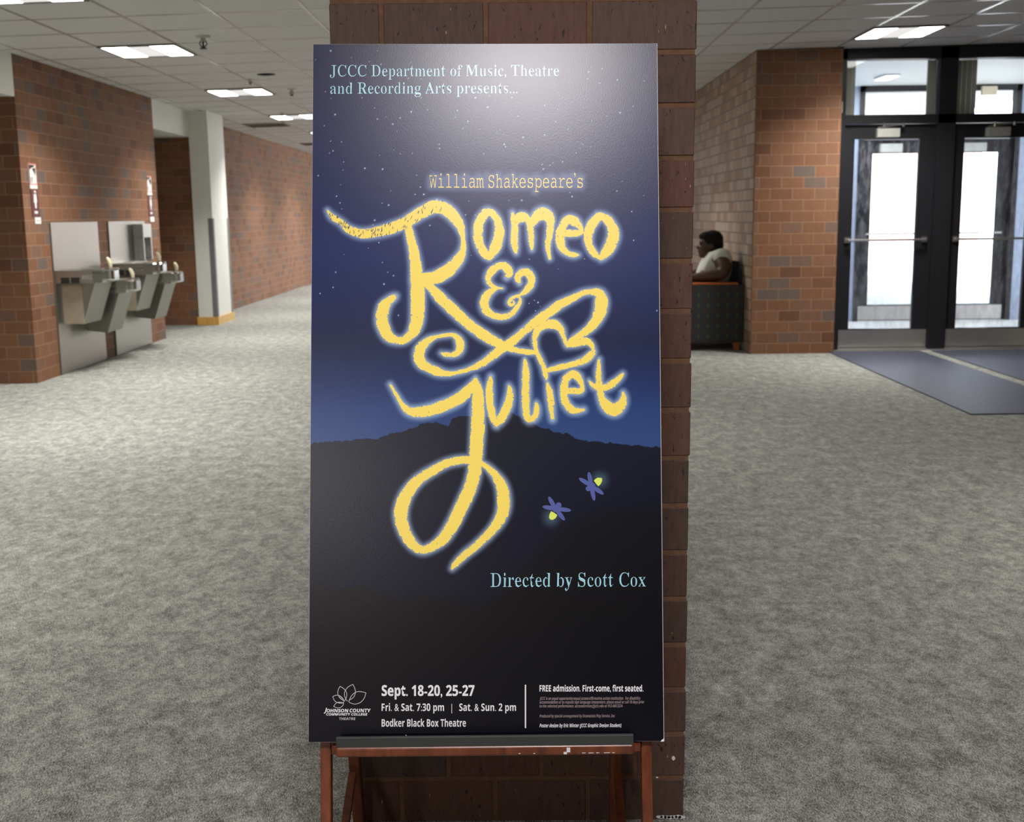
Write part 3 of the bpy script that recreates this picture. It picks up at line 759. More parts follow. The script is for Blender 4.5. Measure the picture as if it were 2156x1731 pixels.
def ink_mat(name, c, rough=.3):
    m, nt, p = new_mat(name)
    p.inputs['Base Color'].default_value = c
    p.inputs['Roughness'].default_value = rough; p.inputs['Specular IOR Level'].default_value = .5
    bump(nt, p, noise(nt, 900, 2, coords(nt)), .05, .001)
    return m
M['ink_yellow'] = ink_mat('yellow_ink', rgb(246, 220, 98))
M['ink_cyan'] = ink_mat('pale_cyan_ink', rgb(160, 212, 226))
M['ink_white'] = ink_mat('white_ink', rgb(232, 232, 236))
M['ink_dim'] = ink_mat('dim_white_ink', rgb(150, 134, 138))
M['ink_grey'] = ink_mat('logo_grey_ink', rgb(200, 200, 206))
M['ink_indigo'] = ink_mat('indigo_ink', rgb(82, 92, 156))
M['ink_lime'] = ink_mat('lime_ink', rgb(216, 232, 100))
M['ink_star'] = ink_mat('star_ink', rgb(190, 214, 240))
M['ink_gold'] = ink_mat('gold_ink', rgb(246, 212, 108))

poster = empty('poster')
poster.matrix_world = PM
tag(poster, 'tall navy poster with yellow hand-drawn Romeo & Juliet lettering, standing on the wooden easel', 'poster')
boxes('foam_board', M['foam'], [(-POSTER_W / 2, POSTER_W / 2, .0, POSTER_H, -.006, -.0004)], poster)

def stars():
    A = [(195,163),(537,163),(347,213),(85,228),(478,242),(563,262),(780,250),(157,463),(197,512),(425,507),(518,583),(227,630),(600,647),(703,655),(537,663),(650,700),(680,752),(148,712),(785,610),(905,595),(1123,600),(1109,650),(1200,680),(1165,732),(1285,738),(1410,757),(1438,742),(1462,775),(1345,576),(1567,642),(1763,563),(1857,592),(1843,682),(1762,780),(1605,797),(1466,848),(1475,866),(1600,846),(2043,851),(2098,866),(990,848),(992,878),(658,891),(705,917),(793,915),(553,928),(212,896),(186,913),(290,977),(195,825),(275,830),(445,1024),(575,1030),(285,1037),(104,1077),(268,1143),(635,1190),(852,1162),(813,1216),(877,1215),(238,1228),(1703,890),(1893,975),(1823,985),(1752,1030),(1745,995),(1315,917),(825,1075),(763,365),(857,370),(857,507),(1357,493),(1255,507),(1522,505),(2110,680),(1800,1000)]
    B = [(247,373),(283,445),(302,508),(735,447),(805,468),(655,630),(635,680),(700,870),(587,928),(327,996),(738,1083),(796,1187),(857,1225),(755,1315),(210,1350),(70,1415),(238,1187),(910,1650),(1247,686),(1322,410),(1145,275),(1088,353),(1182,353),(1665,425),(1735,575),(1630,573),(1690,1008),(693,1530)]
    C = [(835,83),(907,40),(940,15),(1265,190),(1678,212),(1623,318),(1912,367),(2087,468),(1783,537),(1803,847),(1120,335),(1143,377),(468,417),(603,417),(1277,1045),(992,1152),(2052,1600),(686,1048),(778,1512),(803,1555),(750,1600),(682,1522),(740,1490)]
    pts = [(640 + x / 3.477, 60 + y / 3.477) for x, y in A] + [(660 + x / 5.09, 340 + y / 5.09) for x, y in B] + [(980 + x / 5.09, 340 + y / 5.09) for x, y in C]
    rng = np.random.RandomState(5)
    pts += [(rng.uniform(1180, 1380), rng.uniform(110, 330)) for _ in range(14)]
    return [(x, y, rng.choice([.8, 1.0, 1.25, 1.6], p=[.35, .35, .2, .1])) for x, y in pts]


def poster_print():
    NX, NY = 610, 1220
    us = np.linspace(-POSTER_W / 2 + .0003, POSTER_W / 2 - .0007, NX); vs = np.linspace(.0004, POSTER_H - .0003, NY)
    U, V = np.meshgrid(us, vs)
    q = np.c_[U.ravel(), V.ravel(), np.ones(U.size)] @ BOARD_TO_PX.T
    X = (q[:, 0] / q[:, 2]).reshape(U.shape); Y = (q[:, 1] / q[:, 2]).reshape(U.shape)
    def grad(stops):
        ys = [s[0] for s in stops]
        return np.stack([np.interp(Y, ys, [s[1][k] for s in stops]) for k in range(3)], -1)
    C = grad([(90, (24, 27, 58)), (260, (24, 30, 72)), (430, (23, 33, 80)), (540, (22, 36, 88)), (640, (21, 34, 78)), (720, (21, 31, 66)), (800, (27, 46, 92)), (860, (36, 62, 114)), (930, (46, 72, 124)), (1000, (46, 72, 124))])
    # faint vertical unevenness of the printed sky
    rng = np.random.RandomState(3)
    def rough_line(xs, ys, amp):
        x = np.arange(600, 1450)
        y = np.interp(x, xs, ys)
        n = np.zeros(len(x))
        for k, (per, a) in enumerate(((37, 1.0), (17, .8), (9, .6), (5, .4))):
            n += a * np.interp(x, np.arange(600, 1460 + per, per), rng.uniform(-1, 1, len(np.arange(600, 1460 + per, per))))
        return x, y + amp * n
    hx, hy = rough_line([650, 700, 760, 800, 830, 868, 884, 920, 945, 952, 1000, 1050, 1085, 1110, 1135, 1158, 1183, 1240, 1300, 1398],
                        [932, 926, 920, 922, 914, 906, 896, 893, 895, 883, 879, 878, 873, 886, 893, 903, 914, 929, 937, 938], 4.2)
    H = np.interp(X, hx, hy)
    hill = grad([(870, (16, 19, 34)), (960, (14, 19, 36)), (1100, (11, 15, 34)), (1240, (12, 14, 32)), (1300, (9, 10, 20))])
    a = np.clip((Y - H) / 2.0, 0, 1)[..., None]
    C = C * (1 - a) + hill * a
    tx, ty = rough_line([650, 684, 694, 715, 765, 800, 850, 900, 950, 1000, 1060, 1120, 1180, 1235, 1300, 1398], [1232, 1226, 1240, 1242, 1234, 1248, 1256, 1251, 1262, 1275, 1225, 1160, 1100, 1066, 1056, 1052], 4.0)
    T = np.interp(X, tx, ty)
    soft = np.interp(X, [650, 900, 1100, 1400], [3, 8, 34, 40])
    a = np.clip((Y - T) / soft, 0, 1)[..., None]
    low = grad([(1040, (12, 13, 22)), (1200, (11, 11, 18)), (1280, (9, 9, 14)), (1420, (6, 7, 15)), (1580, (7, 8, 20))])
    C = C * (1 - a) + low * a
    # printed glow round the lettering
    D1 = np.full(U.shape, 99.0)
    px_m = POSTER_W / 738.0
    def splat(u, v, hw, reach, D=None):
        D = D1 if D is None else D
        r = (hw + reach) * px_m
        i0, i1 = np.searchsorted(us, u - r), np.searchsorted(us, u + r); j0, j1 = np.searchsorted(vs, v - r), np.searchsorted(vs, v + r)
        if i1 <= i0 or j1 <= j0: return
        d = np.hypot(U[j0:j1, i0:i1] - u, V[j0:j1, i0:i1] - v) / px_m - hw
        D[j0:j1, i0:i1] = np.minimum(D[j0:j1, i0:i1], d)
    for dn in DENSE:
        uv = art(dn)
        for (u, v), w in zip(uv[::3], dn[::3, 2]): splat(u, v, w / 2, 22)
    D = np.full(U.shape, 99.0)
    for x in np.arange(908, 1226, 3.0):
        wob = 2.5 * math.sin(x * .21)
        for y in (376 + wob, 384, 391):
            u, v = art([(x, y)])[0]; splat(u, v, 4, 22, D)
    for x, y in ((912, 372), (1026, 371), (1050, 370), (1080, 371), (1127, 402), (1205, 371)):
        u, v = art([(x, y)])[0]; splat(u, v, 4, 22, D)
    g = np.maximum(np.clip(1 - np.maximum(D1, 0) / 13.0, 0, 1) ** 1.3 * .8, np.clip(1 - np.maximum(D, 0) / 13.0, 0, 1) * .44)[..., None]
    C = C * (1 - g) + np.array((176, 198, 220.0)) * g
    for cx, cy, r in ((1160.5, 1090, 27), (1263, 1011, 27)):
        d = np.hypot(X - cx, Y - cy)
        g = (np.clip(1 - d / r, 0, 1) ** 1.1)[..., None] * .62
        C = C * (1 - g) + np.array((118, 160, 172.0)) * g
    for x, y, r in stars():
        u, v = art([(x, y)])[0]; i, j = np.searchsorted(us, u), np.searchsorted(vs, v)
        sl = (slice(max(j - 4, 0), j + 5), slice(max(i - 4, 0), i + 5))
        d = np.hypot(U[sl] - u, V[sl] - v) / px_m
        g = (np.exp(-(d / r) ** 2 * .8) * min(1, .62 + .3 * r) * (D1[sl] > -.5))[..., None]
        C[sl] = C[sl] * (1 - g) + np.array((206, 226, 246.0)) * g
    L = C / 255.0
    L = np.where(L <= .04045, L / 12.92, ((L + .055) / 1.055) ** 2.4)
    co = np.stack([U, V, np.zeros_like(U)], -1).reshape(-1, 3)
    idx = np.arange(NX * NY).reshape(NY, NX)
    q = np.stack([idx[:-1, :-1], idx[:-1, 1:], idx[1:, 1:], idx[1:, :-1]], -1).reshape(-1, 4)
    me = bpy.data.meshes.new('printed_night_sky')
    me.vertices.add(len(co)); me.vertices.foreach_set('co', co.ravel())
    me.loops.add(q.size); me.loops.foreach_set('vertex_index', q.ravel())
    me.polygons.add(len(q)); me.polygons.foreach_set('loop_start', np.arange(len(q)) * 4)
    me.update(calc_edges=True)
    at = me.color_attributes.new('ink', 'FLOAT_COLOR', 'POINT')
    at.data.foreach_set('color', np.c_[L.reshape(-1, 3), np.ones(NX * NY)].astype(np.float32).ravel())
    m, nt, p = new_mat('printed_poster_paper')
    a = N(nt, 'ShaderNodeAttribute'); a.attribute_name = 'ink'
    nt.links.new(a.outputs['Color'], p.inputs['Base Color'])
    p.inputs['Roughness'].default_value = .285; p.inputs['Specular IOR Level'].default_value = .38
    bump(nt, p, noise(nt, 1.0, 2, coords(nt, scale=(620, 260, 620))), .05, .0014)
    me.materials.append(m)
    o = bpy.data.objects.new('printed_night_sky', me); COL.objects.link(o); o.parent = poster
poster_print()

def flat(name, polys, mat, z, parent=None, px=True):
    """flat printed shapes: lists of points in image pixels"""
    bm = bmesh.new()
    for pl in polys:
        uv = art(pl)
        vs = [bm.verts.new((u, v, z)) for u, v in uv]
        f = bm.faces.new(vs); f.normal_update()
        if f.normal.z < 0: f.normal_flip()
    return obj(name, bm, mat, parent or poster, uv=False)

def ribbon_faces(bm, dn, z, jag=0.0, rng=None):
    P = dn[:, :2]; T = np.gradient(P, axis=0); T /= np.maximum(np.linalg.norm(T, axis=1), 1e-6)[:, None]
    Nn = np.c_[-T[:, 1], T[:, 0]]
    hw = dn[:, 2] / 2
    if jag:
        def j():
            n = len(hw)
            base = np.interp(np.arange(n), np.arange(0, n + 6, 6), rng.uniform(-.8, .8, len(np.arange(0, n + 6, 6))))
            fine = rng.uniform(-1, 1, n) * .7
            spike = np.where(rng.rand(n) < .05, -rng.uniform(1.0, 2.2, n), 0)
            return (base + fine + spike) * jag * np.clip(hw / 6, .3, 1)
        a, b = hw + j(), hw + j()
    else: a = b = hw
    A = art(P + Nn * np.maximum(a, .3)[:, None]); B = art(P - Nn * np.maximum(b, .3)[:, None])
    dz = .00003 / len(A)
    va = [bm.verts.new((u, v, z + dz * i)) for i, (u, v) in enumerate(A)]; vb = [bm.verts.new((u, v, z + dz * i)) for i, (u, v) in enumerate(B)]
    for i in range(len(va) - 1):
        f = bm.faces.new((va[i], va[i + 1], vb[i + 1], vb[i])); f.normal_update()
        if f.normal.z < 0: f.normal_flip()

def title():
    rng = np.random.RandomState(11)
    bm = bmesh.new()
    for k, dn in enumerate(DENSE): ribbon_faces(bm, dn, (.00012 + .000006 * k), 1.5, rng)
    obj('title_lettering', bm, M['ink_yellow'], poster, uv=False)
    # dry-brush gaps where the navy paper shows through
    gm = ink_mat('bare_navy_paper', rgb(52, 60, 98))
    bm = bmesh.new()
    def gap(x, y, l, ang, w):
        d = np.array((math.cos(ang), math.sin(ang))); n = np.array((-d[1], d[0]))
        c = np.array((x, y))
        pts = [c - d * l, c + n * w, c + d * l, c - n * w]
        uv = art(pts); f = bm.faces.new([bm.verts.new((u, v, .00040)) for u, v in uv]); f.normal_update()
        if f.normal.z < 0: f.normal_flip()
    for si, i0, i1, dens in ((0, .02, .30, .50), (0, .30, .55, .20), (20, .35, .80, .17)):
        dn = DENSE[si]; n = len(dn)
        for i in range(int(n * i0), int(n * i1)):
            if rng.rand() < dens:
                p, w = dn[i, :2], dn[i, 2]
                t = dn[min(i + 2, n - 1), :2] - dn[max(i - 2, 0), :2]; nn = np.array((-t[1], t[0])) / max(np.hypot(*t), 1e-6)
                c = p + nn * rng.uniform(-.5, .5) * w
                gap(c[0], c[1], rng.uniform(2, 6), 1.85 + rng.uniform(-.4, .3), rng.uniform(.5, 1.15))
    for _ in range(60):
        dn = DENSE[rng.randint(len(DENSE))]; i = rng.randint(len(dn)); p, w = dn[i, :2], dn[i, 2]
        if w > 9: gap(p[0] + rng.uniform(-.35, .35) * w, p[1] + rng.uniform(-.35, .35) * w, rng.uniform(1, 3), 1.6 + rng.uniform(-.3, .3), rng.uniform(.25, .5))
    obj('dry_brush_gaps', bm, gm, poster, uv=False)['kind'] = 'stuff'
title()

def ell(cx, cy, tx, ty, w, n=18):
    mx, my = (cx + tx) / 2, (cy + ty) / 2; L = math.hypot(tx - cx, ty - cy) / 2; a = math.atan2(ty - cy, tx - cx)
    return [(mx + L * math.cos(t) * math.cos(a) - w * math.sin(t) * math.sin(a), my + L * math.cos(t) * math.sin(a) + w * math.sin(t) * math.cos(a)) for t in [2 * PI * k / n for k in range(n)]]
def firefly(c, head, hr, tips, lamp):
    polys = [ell(c[0], c[1], t[0], t[1], 4.6) for t in tips] + [ell(head[0] - hr, head[1], head[0] + hr, head[1], hr), ell(c[0] - 8, c[1], c[0] + 8, c[1], 7)]
    bm = bmesh.new()
    for i, pl in enumerate(polys):
        uv = art(pl); f = bm.faces.new([bm.verts.new((u, v, (.00012 + .00001 * i))) for u, v in uv]); f.normal_update()
        if f.normal.z < 0: f.normal_flip()
    b = obj('firefly_print', bm, M['ink_indigo'], poster, uv=False)
    P = np.array(lamp, float); P = np.vstack([P, P[:1]])
    flat('firefly_lamp', [lamp], M['ink_lime'], .00025, b)
firefly((1169.8, 1071.3), (1176.3, 1063.9), 6, [(1155, 1046), (1142, 1067), (1202.6, 1075), (1189, 1096)],
        [(1160.5, 1076.5), (1167, 1080), (1173.5, 1085), (1170, 1091), (1164, 1095), (1158.5, 1094), (1156, 1090), (1157, 1083)])
firefly((1245, 1023), (1238.8, 1029), 5.6, [(1239.5, 994), (1219, 1007), (1271, 1041), (1251.5, 1054.6)],
        [(1250.5, 1012.5), (1255, 1018.5), (1259.7, 1024), (1264.5, 1020), (1267.8, 1013), (1267.5, 1007), (1259, 1006), (1254, 1008.5)])

# ---- type
def serif(s):
    return ''.join(chr(0x1D400 + ord(c) - 65) if 'A' <= c <= 'Z' else chr(0x1D41A + ord(c) - 97) if 'a' <= c <= 'z' else c for c in s)
def bold(s):
    return ''.join(chr(0x1D5D4 + ord(c) - 65) if 'A' <= c <= 'Z' else chr(0x1D5EE + ord(c) - 97) if 'a' <= c <= 'z' else chr(0x1D7EC + ord(c) - 48) if '0' <= c <= '9' else c for c in s)
def slab(s):
    return ''.join(chr(0x1D670 + ord(c) - 65) if 'A' <= c <= 'Z' else chr(0x1D68A + ord(c) - 97) if 'a' <= c <= 'z' else c for c in s)

def text_mesh(body, offset=0.0, shear=0.0, space=1.0):
    cu = bpy.data.curves.new('lettering', 'FONT'); cu.body = body; cu.offset = offset; cu.shear = shear; cu.space_character = space
    cu.resolution_u = 4
    o = bpy.data.objects.new('lettering', cu); COL.objects.link(o)
    bpy.context.view_layer.update()
    me = bpy.data.meshes.new_from_object(o.evaluated_get(bpy.context.evaluated_depsgraph_get()))
    bpy.data.objects.remove(o); bpy.data.curves.remove(cu)
    return me
_caps = {}
def cap_height(kind, fn):
    if kind not in _caps:
        me = text_mesh(fn('H')); _caps[kind] = max(v.co.y for v in me.vertices); bpy.data.meshes.remove(me)
    return _caps[kind]
def slim_stems(me, co, k, tmin=.036):
    """a lighter weight of the same face: upright stems get thinner, hairlines and serifs stay"""
    from collections import Counter
    cnt = Counter()
    for p in me.polygons:
        for e in p.edge_keys: cnt[e] += 1
    nrm = np.zeros((len(co), 2)); edges = []
    for p in me.polygons:
        v = list(p.vertices); c = co[v, :2].mean(0)
        for a, b in p.edge_keys:
            if cnt[(a, b)] == 1:
                d = co[b, :2] - co[a, :2]; n = np.array((d[1], -d[0])); L = np.hypot(*n)
                if L < 1e-9: continue
                n = n / L
                if n @ (c - co[a, :2]) > 0: n = -n
                nrm[a] += n * L; nrm[b] += n * L; edges.append((a, b))
    E = np.array(edges); A, B = co[E[:, 0], :2], co[E[:, 1], :2]
    out = co.copy()
    for i in range(len(co)):
        n = nrm[i]; L = np.hypot(*n)
        if L < 1e-9 or abs(n[0]) < .25 * L: continue
        s = -1 if n[0] > 0 else 1; y = co[i, 1] + 1e-4 * (1 if i % 2 else -1)
        m = (A[:, 1] > y) != (B[:, 1] > y)
        if not m.any(): continue
        x = A[m, 0] + (y - A[m, 1]) / (B[m, 1] - A[m, 1]) * (B[m, 0] - A[m, 0])
        d = (x - co[i, 0]) * s; d = d[d > 5e-3]
        if not len(d): continue
        t = d.min()
        if t < .24 and t > tmin: out[i, 0] += s * (t - tmin) * (1 - k) / 2
    return out

def typeset(name, body, x0, x1, base0, base1, cap, mat, fn=bold, offset=0.0, shear=0.0, z=.00045, parent=None, space=1.0, slim=1.0):
    me = text_mesh(fn(body), offset, shear, space)
    xs = [v.co.x for v in me.vertices]; a, b = min(xs), max(xs)
    ch = cap_height(fn.__name__, fn)
    n = len(me.vertices); co = np.empty(n * 3, np.float32); me.vertices.foreach_get('co', co); co = co.reshape(-1, 3)
    if slim < 1: co = slim_stems(me, co, slim)
    t = (co[:, 0] - a) / (b - a)
    px = np.c_[x0 + t * (x1 - x0), base0 + t * (base1 - base0) - co[:, 1] / ch * cap]
    uv = art(px)
    me.vertices.foreach_set('co', np.c_[uv, np.full(n, z)].astype(np.float32).ravel()); me.update()
    me.materials.clear(); me.materials.append(mat)
    for p in me.polygons: p.material_index = 0
    o = bpy.data.objects.new(name, me); COL.objects.link(o); o.parent = parent or poster
    return o
typeset('heading_text', 'JCCC Department of Music, Theatre', 694, 1177, 161, 160.5, 23.6, M['ink_cyan'], serif, -.002, slim=.5)
typeset('heading_text', 'and Recording Arts presents...', 694.5, 1090, 197.6, 197, 23.6, M['ink_cyan'], serif, -.002, slim=.5)
typeset('author_text', "William Shakespeare\u2019s", 904, 1227, 396, 396, 27, M['ink_gold'], slab, -.010)
typeset('director_text', 'Directed by Scott Cox', 1032.5, 1360, 1236, 1235, 29, M['ink_cyan'], serif, -.002, slim=.5)
typeset('date_text', 'Sept. 18-20, 25-27', 803.5, 999, 1465, 1465, 22, M['ink_white'], bold, .012)
typeset('time_text', 'Fri. & Sat. 7:30 pm   |   Sat. & Sun. 2 pm', 803.5, 1086.5, 1497, 1497, 15.6, M['ink_white'], bold, .0)
typeset('venue_text', 'Bodker Black Box Theatre', 803.5, 981, 1530, 1530, 15.6, M['ink_white'], bold, .002)
flat('rule_line', [[(1105, 1442), (1107.8, 1442), (1107.8, 1533), (1105, 1533)]], M['ink_white'], .00045)
typeset('admission_text', 'FREE admission. First-come, first seated.', 1136, 1354.6, 1456, 1456, 13, M['ink_white'], bold, .008)
typeset('small_print', 'JCCC is an equal opportunity/equal access/affirmative action institution.  For disability', 1136, 1348.5, 1473.8, 1473.4, 6.2, M['ink_dim'], bold, -.004, .25)
typeset('small_print', 'accommodation or to request sign language interpreters, please email or call 10 days prior', 1136, 1357, 1481.6, 1481.2, 6.2, M['ink_dim'], bold, -.004, .25)
typeset('small_print', 'to the selected performance. accessservices@jccc.edu or 913.469.3234', 1136, 1311, 1489.8, 1489.4, 6.2, M['ink_dim'], bold, -.004, .25)
typeset('small_print', 'Produced by special arrangement by Dramatists Play Service, Inc.', 1136, 1295, 1510.8, 1510.4, 6.2, M['ink_dim'], bold, -.004, .25)
typeset('design_credit', 'Poster design by Eric Winter (JCCC Graphic Design Student)', 1136, 1308.6, 1531.5, 1531, 7.4, M['ink_white'], bold, .006, .25)

def logo():
    sc, ox, oy = 13.475, 660, 1430
    loops = [
        [[(755,200),(700,310),(695,430),(760,540),(870,620)], [(755,200),(870,280),(940,390),(935,520),(880,620)]],
        [[(1120,145),(980,225),(895,340),(880,440),(915,560),(965,625)], [(1120,145),(1175,270),(1190,390),(1130,520),(1010,600)]],
        [[(1490,385),(1330,352),(1200,370),(1080,470),(1015,600),(1005,645)], [(1490,385),(1440,540),(1330,660),(1190,705),(1080,685),(1000,645)]],
        [[(545,495),(640,455),(740,470),(820,530),(865,610)], [(545,495),(600,610),(690,670),(790,680),(850,660),(868,615)]],
        [[(570,775),(640,680),(720,650),(800,660),(858,690)], [(570,775),(680,812),(770,800),(830,750),(858,690)]]]
    bm = bmesh.new(); k = 0
    for lp in loops:
        for side in lp:
            dn = dense([(ox + x / sc, oy + y / sc, 1.15) for x, y in side], .8)
            ribbon_faces(bm, dn, .00045 + .000005 * k); k += 1
    g = obj('lotus_logo', bm, M['ink_grey'], poster, uv=False)
    flat('logo_overlap', [[(713,470),(760,480),(820,530),(865,605),(800,570),(740,520)]and [(ox + x / sc, oy + y / sc) for x, y in ((713,470),(760,478),(820,530),(862,602),(800,572),(740,522))],
                          [(ox + x / sc, oy + y / sc) for x, y in ((655,662),(720,648),(800,658),(845,672),(780,684),(700,680))]], ink_mat('logo_mid_grey', rgb(112, 116, 122)), .00043, g)
    typeset('college_name', 'J', 681.5, 688.5, 1499.6, 1499.6, 9.2, M['ink_white'], bold, .01, .3, parent=g)
    typeset('college_name', 'OHNSON', 687.5, 733.5, 1499.6, 1499.6, 6.8, M['ink_white'], bold, .012, .12, parent=g)
    typeset('college_name', 'COUNTY', 736, 780.5, 1499.6, 1499.6, 7.2, M['ink_white'], bold, .012, .12, parent=g)
    typeset('college_name', 'COMMUNITY COLLEGE', 687, 773.5, 1506.4, 1506.6, 5.2, M['ink_white'], bold, .012, .12, parent=g)
    typeset('college_name', 'THEATRE', 714, 748.5, 1516, 1516, 5.4, M['ink_grey'], bold, -.006, .1, parent=g)
logo()
# worn white corner of the board and a small scratch
flat('worn_corner', [[(1398.6, 1552), (1398.6, 1561), (1391, 1562), (1393.5, 1557.5), (1396.5, 1556.5)]], M['foam'], .0005)
flat('scratch', [[(854, 1546), (857, 1550), (861.5, 1549), (857.5, 1551.8), (854.5, 1549)]], M['foam'], .0005)

def easel():
    r = empty('easel', (-.0615, 1.80, 0))
    def L(x, y, z): return (x + .0615, y - 1.80, z)
    sl = math.tan(LEAN)
    def yb(z): return 1.857 + (z - .4213) * sl + .0275          # just behind the board
    for x in (-.3385, .2155):
        bm = bmesh.new(); add_bar(bm, L(x, yb(0) , 0.0), L(x, yb(1.42), 1.42), .0175, .028, up=(0, 1, 0), bevel=.0015); obj('front_leg', bm, M['wood'], r)
    bm = bmesh.new()
    add_box(bm, *(L(-.3295, 0, 0)[0], L(.2065, 0, 0)[0]), yb(.40) - 1.80 - .008, yb(.40) - 1.80 + .012, .402, .426, bevel=.001)
    obj('cross_rail', bm, M['wood'], r)
    bm = bmesh.new(); add_box(bm, L(-.3295, 0, 0)[0], L(.2065, 0, 0)[0], yb(1.3) - 1.80 - .01, yb(1.3) - 1.80 + .012, 1.28, 1.32, bevel=.001); obj('cross_rail', bm, M['wood'], r)
    x0, x1 = L(-.314, 0, 0)[0], L(.190, 0, 0)[0]
    lg = boxes('ledge', M['wood'], [(x0, x1, .038, .085, .4075, .4155)], r)
    boxes('ledge_front', M['wood'], [(x0, x1, .026, .040, .4095, .4275)], lg, bevel=.004, seg=3)
    boxes('ledge_lip', M['felt'], [(x0 + .001, x1 - .001, .028, .035, .4265, .4445)], lg, bevel=.001)
    for x in (-.3195, .1975):
        boxes('ledge_bracket', M['wood'], [(L(x, 0, 0)[0] - .006, L(x, 0, 0)[0] + .006, .055, .10, .402, .4145)], lg)
    x9 = L(.076, 0, 0)[0]
    boxes('paint_chip', M['foam'], [(x9, x9 + .006, .0252, .026, .416, .424)], lg)
    boxes('paint_chip', M['foam'], [(x9 - .005, x9 + .0005, .0252, .026, .4125, .4165)], lg)
    for cx, w in ((.102, .006), (.113, .009), (.126, .005), (.139, .010), (.153, .004), (.02, .003), (-.005, .003)):
        boxes('paint_chip', M['foam'], [(L(cx, 0, 0)[0], L(cx, 0, 0)[0] + w, .0254, .0262, .4139, .4147)], lg)
    for x in (-.351, .197):
        s = 1 if x < 0 else -1
        bm = bmesh.new(); add_bar(bm, L(x, 2.075, 1.20), L(x, 2.31, 0.0), .0215, .034, up=(0, 1, 0), bevel=.0015); obj('back_leg', bm, M['wood'], r)
        bm = bmesh.new(); add_bar(bm, L(x - s * .002, 2.25, .165), L(x + s * .010, 1.82, .06), .016, .012, bevel=.001); obj('brace', bm, M['wood'], r)
    tag(r, 'red-brown wooden easel holding the tall navy poster in front of the brick pillar', 'easel')
easel()

# ------------------------------------------------------------------ armchair and seated person
def armchair():
    r = empty('armchair', (1.80, 11.45, 0))
    def X(x): return x - 1.80
    def Yl(y): return y - 11.45
    for y0, y1 in ((11.08, 11.19), (11.71, 11.82)):
        boxes('arm_panel', M['dots'], [(X(1.40), X(2.18), Yl(y0), Yl(y1), .075, .632)], r, bevel=.012, seg=2)
        boxes('arm_cap', M['orange_wood'], [(X(1.39), X(2.12), Yl(y0) - .002, Yl(y1) + .002, .632, .652)], r, bevel=.005)
    boxes('seat', M['dark_fabric'], [(X(1.42), X(2.02), Yl(11.19), Yl(11.71), .12, .24)], r, bevel=.01)
    boxes('seat_cushion', M['dark_fabric'], [(X(1.40), X(1.99), Yl(11.195), Yl(11.705), .24, .34)], r, bevel=.04, seg=4)
    bm = bmesh.new()
    prof = [(X(2.175), .08), (X(2.18), .72), (X(2.165), .80), (X(2.13), .845), (X(2.145), .845), (X(2.138), .82), (X(2.13), .70), (X(2.115), .42), (X(2.10), .08)]
    add_prism(bm, prof, 'y', Yl(11.195), Yl(11.705))
    o = obj('backrest', bm, M['dark_fabric'], r)
    for x in (1.44, 2.09):
        for y in (11.085, 11.775):
            boxes('leg', M['orange_wood'], [(X(x), X(x + .045), Yl(y), Yl(y + .04), 0, .08)], r)
    tag(r, 'dark dotted armchair with orange wood arm trim against the right brick wall', 'armchair')
armchair()

def skin_mesh(name, verts, edges, rads, root=0, sub=2):
    me = bpy.data.meshes.new(name); me.from_pydata(verts, edges, [])
    o = bpy.data.objects.new(name, me); COL.objects.link(o)
    md = o.modifiers.new('skin', 'SKIN'); md.use_smooth_shade = True
    for i, r in enumerate(rads):
        sv = me.skin_vertices[0].data[i]; sv.radius = (r, r) if not isinstance(r, tuple) else r
        sv.use_root = (i == root)
    s = o.modifiers.new('sub', 'SUBSURF'); s.levels = sub; s.render_levels = sub
    bpy.context.view_layer.update()
    m2 = bpy.data.meshes.new_from_object(o.evaluated_get(bpy.context.evaluated_depsgraph_get()))
    bpy.data.objects.remove(o); bpy.data.meshes.remove(me)
    return m2

def join_remesh(name, meshes, vox, mat, parent, smooth_it=4):
    bm = bmesh.new()
    for m in meshes: bm.from_mesh(m)
    me = bpy.data.meshes.new(name); bm.to_mesh(me); bm.free()
    o = bpy.data.objects.new(name, me); COL.objects.link(o)
    rm = o.modifiers.new('r', 'REMESH'); rm.mode = 'VOXEL'; rm.voxel_size = vox
    sm = o.modifiers.new('s', 'SMOOTH'); sm.iterations = smooth_it; sm.factor = .5
    bpy.context.view_layer.update()
    m2 = bpy.data.meshes.new_from_object(o.evaluated_get(bpy.context.evaluated_depsgraph_get()))
    bpy.data.objects.remove(o)
    m2.name = name; m2.materials.clear(); m2.materials.append(mat)
    for p in m2.polygons: p.use_smooth = True; p.material_index = 0
    o = bpy.data.objects.new(name, m2); COL.objects.link(o); o.parent = parent
    return o

def blob(c, r, rot=(0, 0, 0), seg=24):
    bm = bmesh.new(); bmesh.ops.create_uvsphere(bm, u_segments=seg, v_segments=seg // 2, radius=1)
    from mathutils import Euler
    bmesh.ops.transform(bm, matrix=Matrix.Translation(c) @ Euler(rot).to_matrix().to_4x4() @ Matrix.Diagonal((r[0], r[1], r[2], 1)), verts=bm.verts)
    me = bpy.data.meshes.new('lump'); bm.to_mesh(me); bm.free(); return me

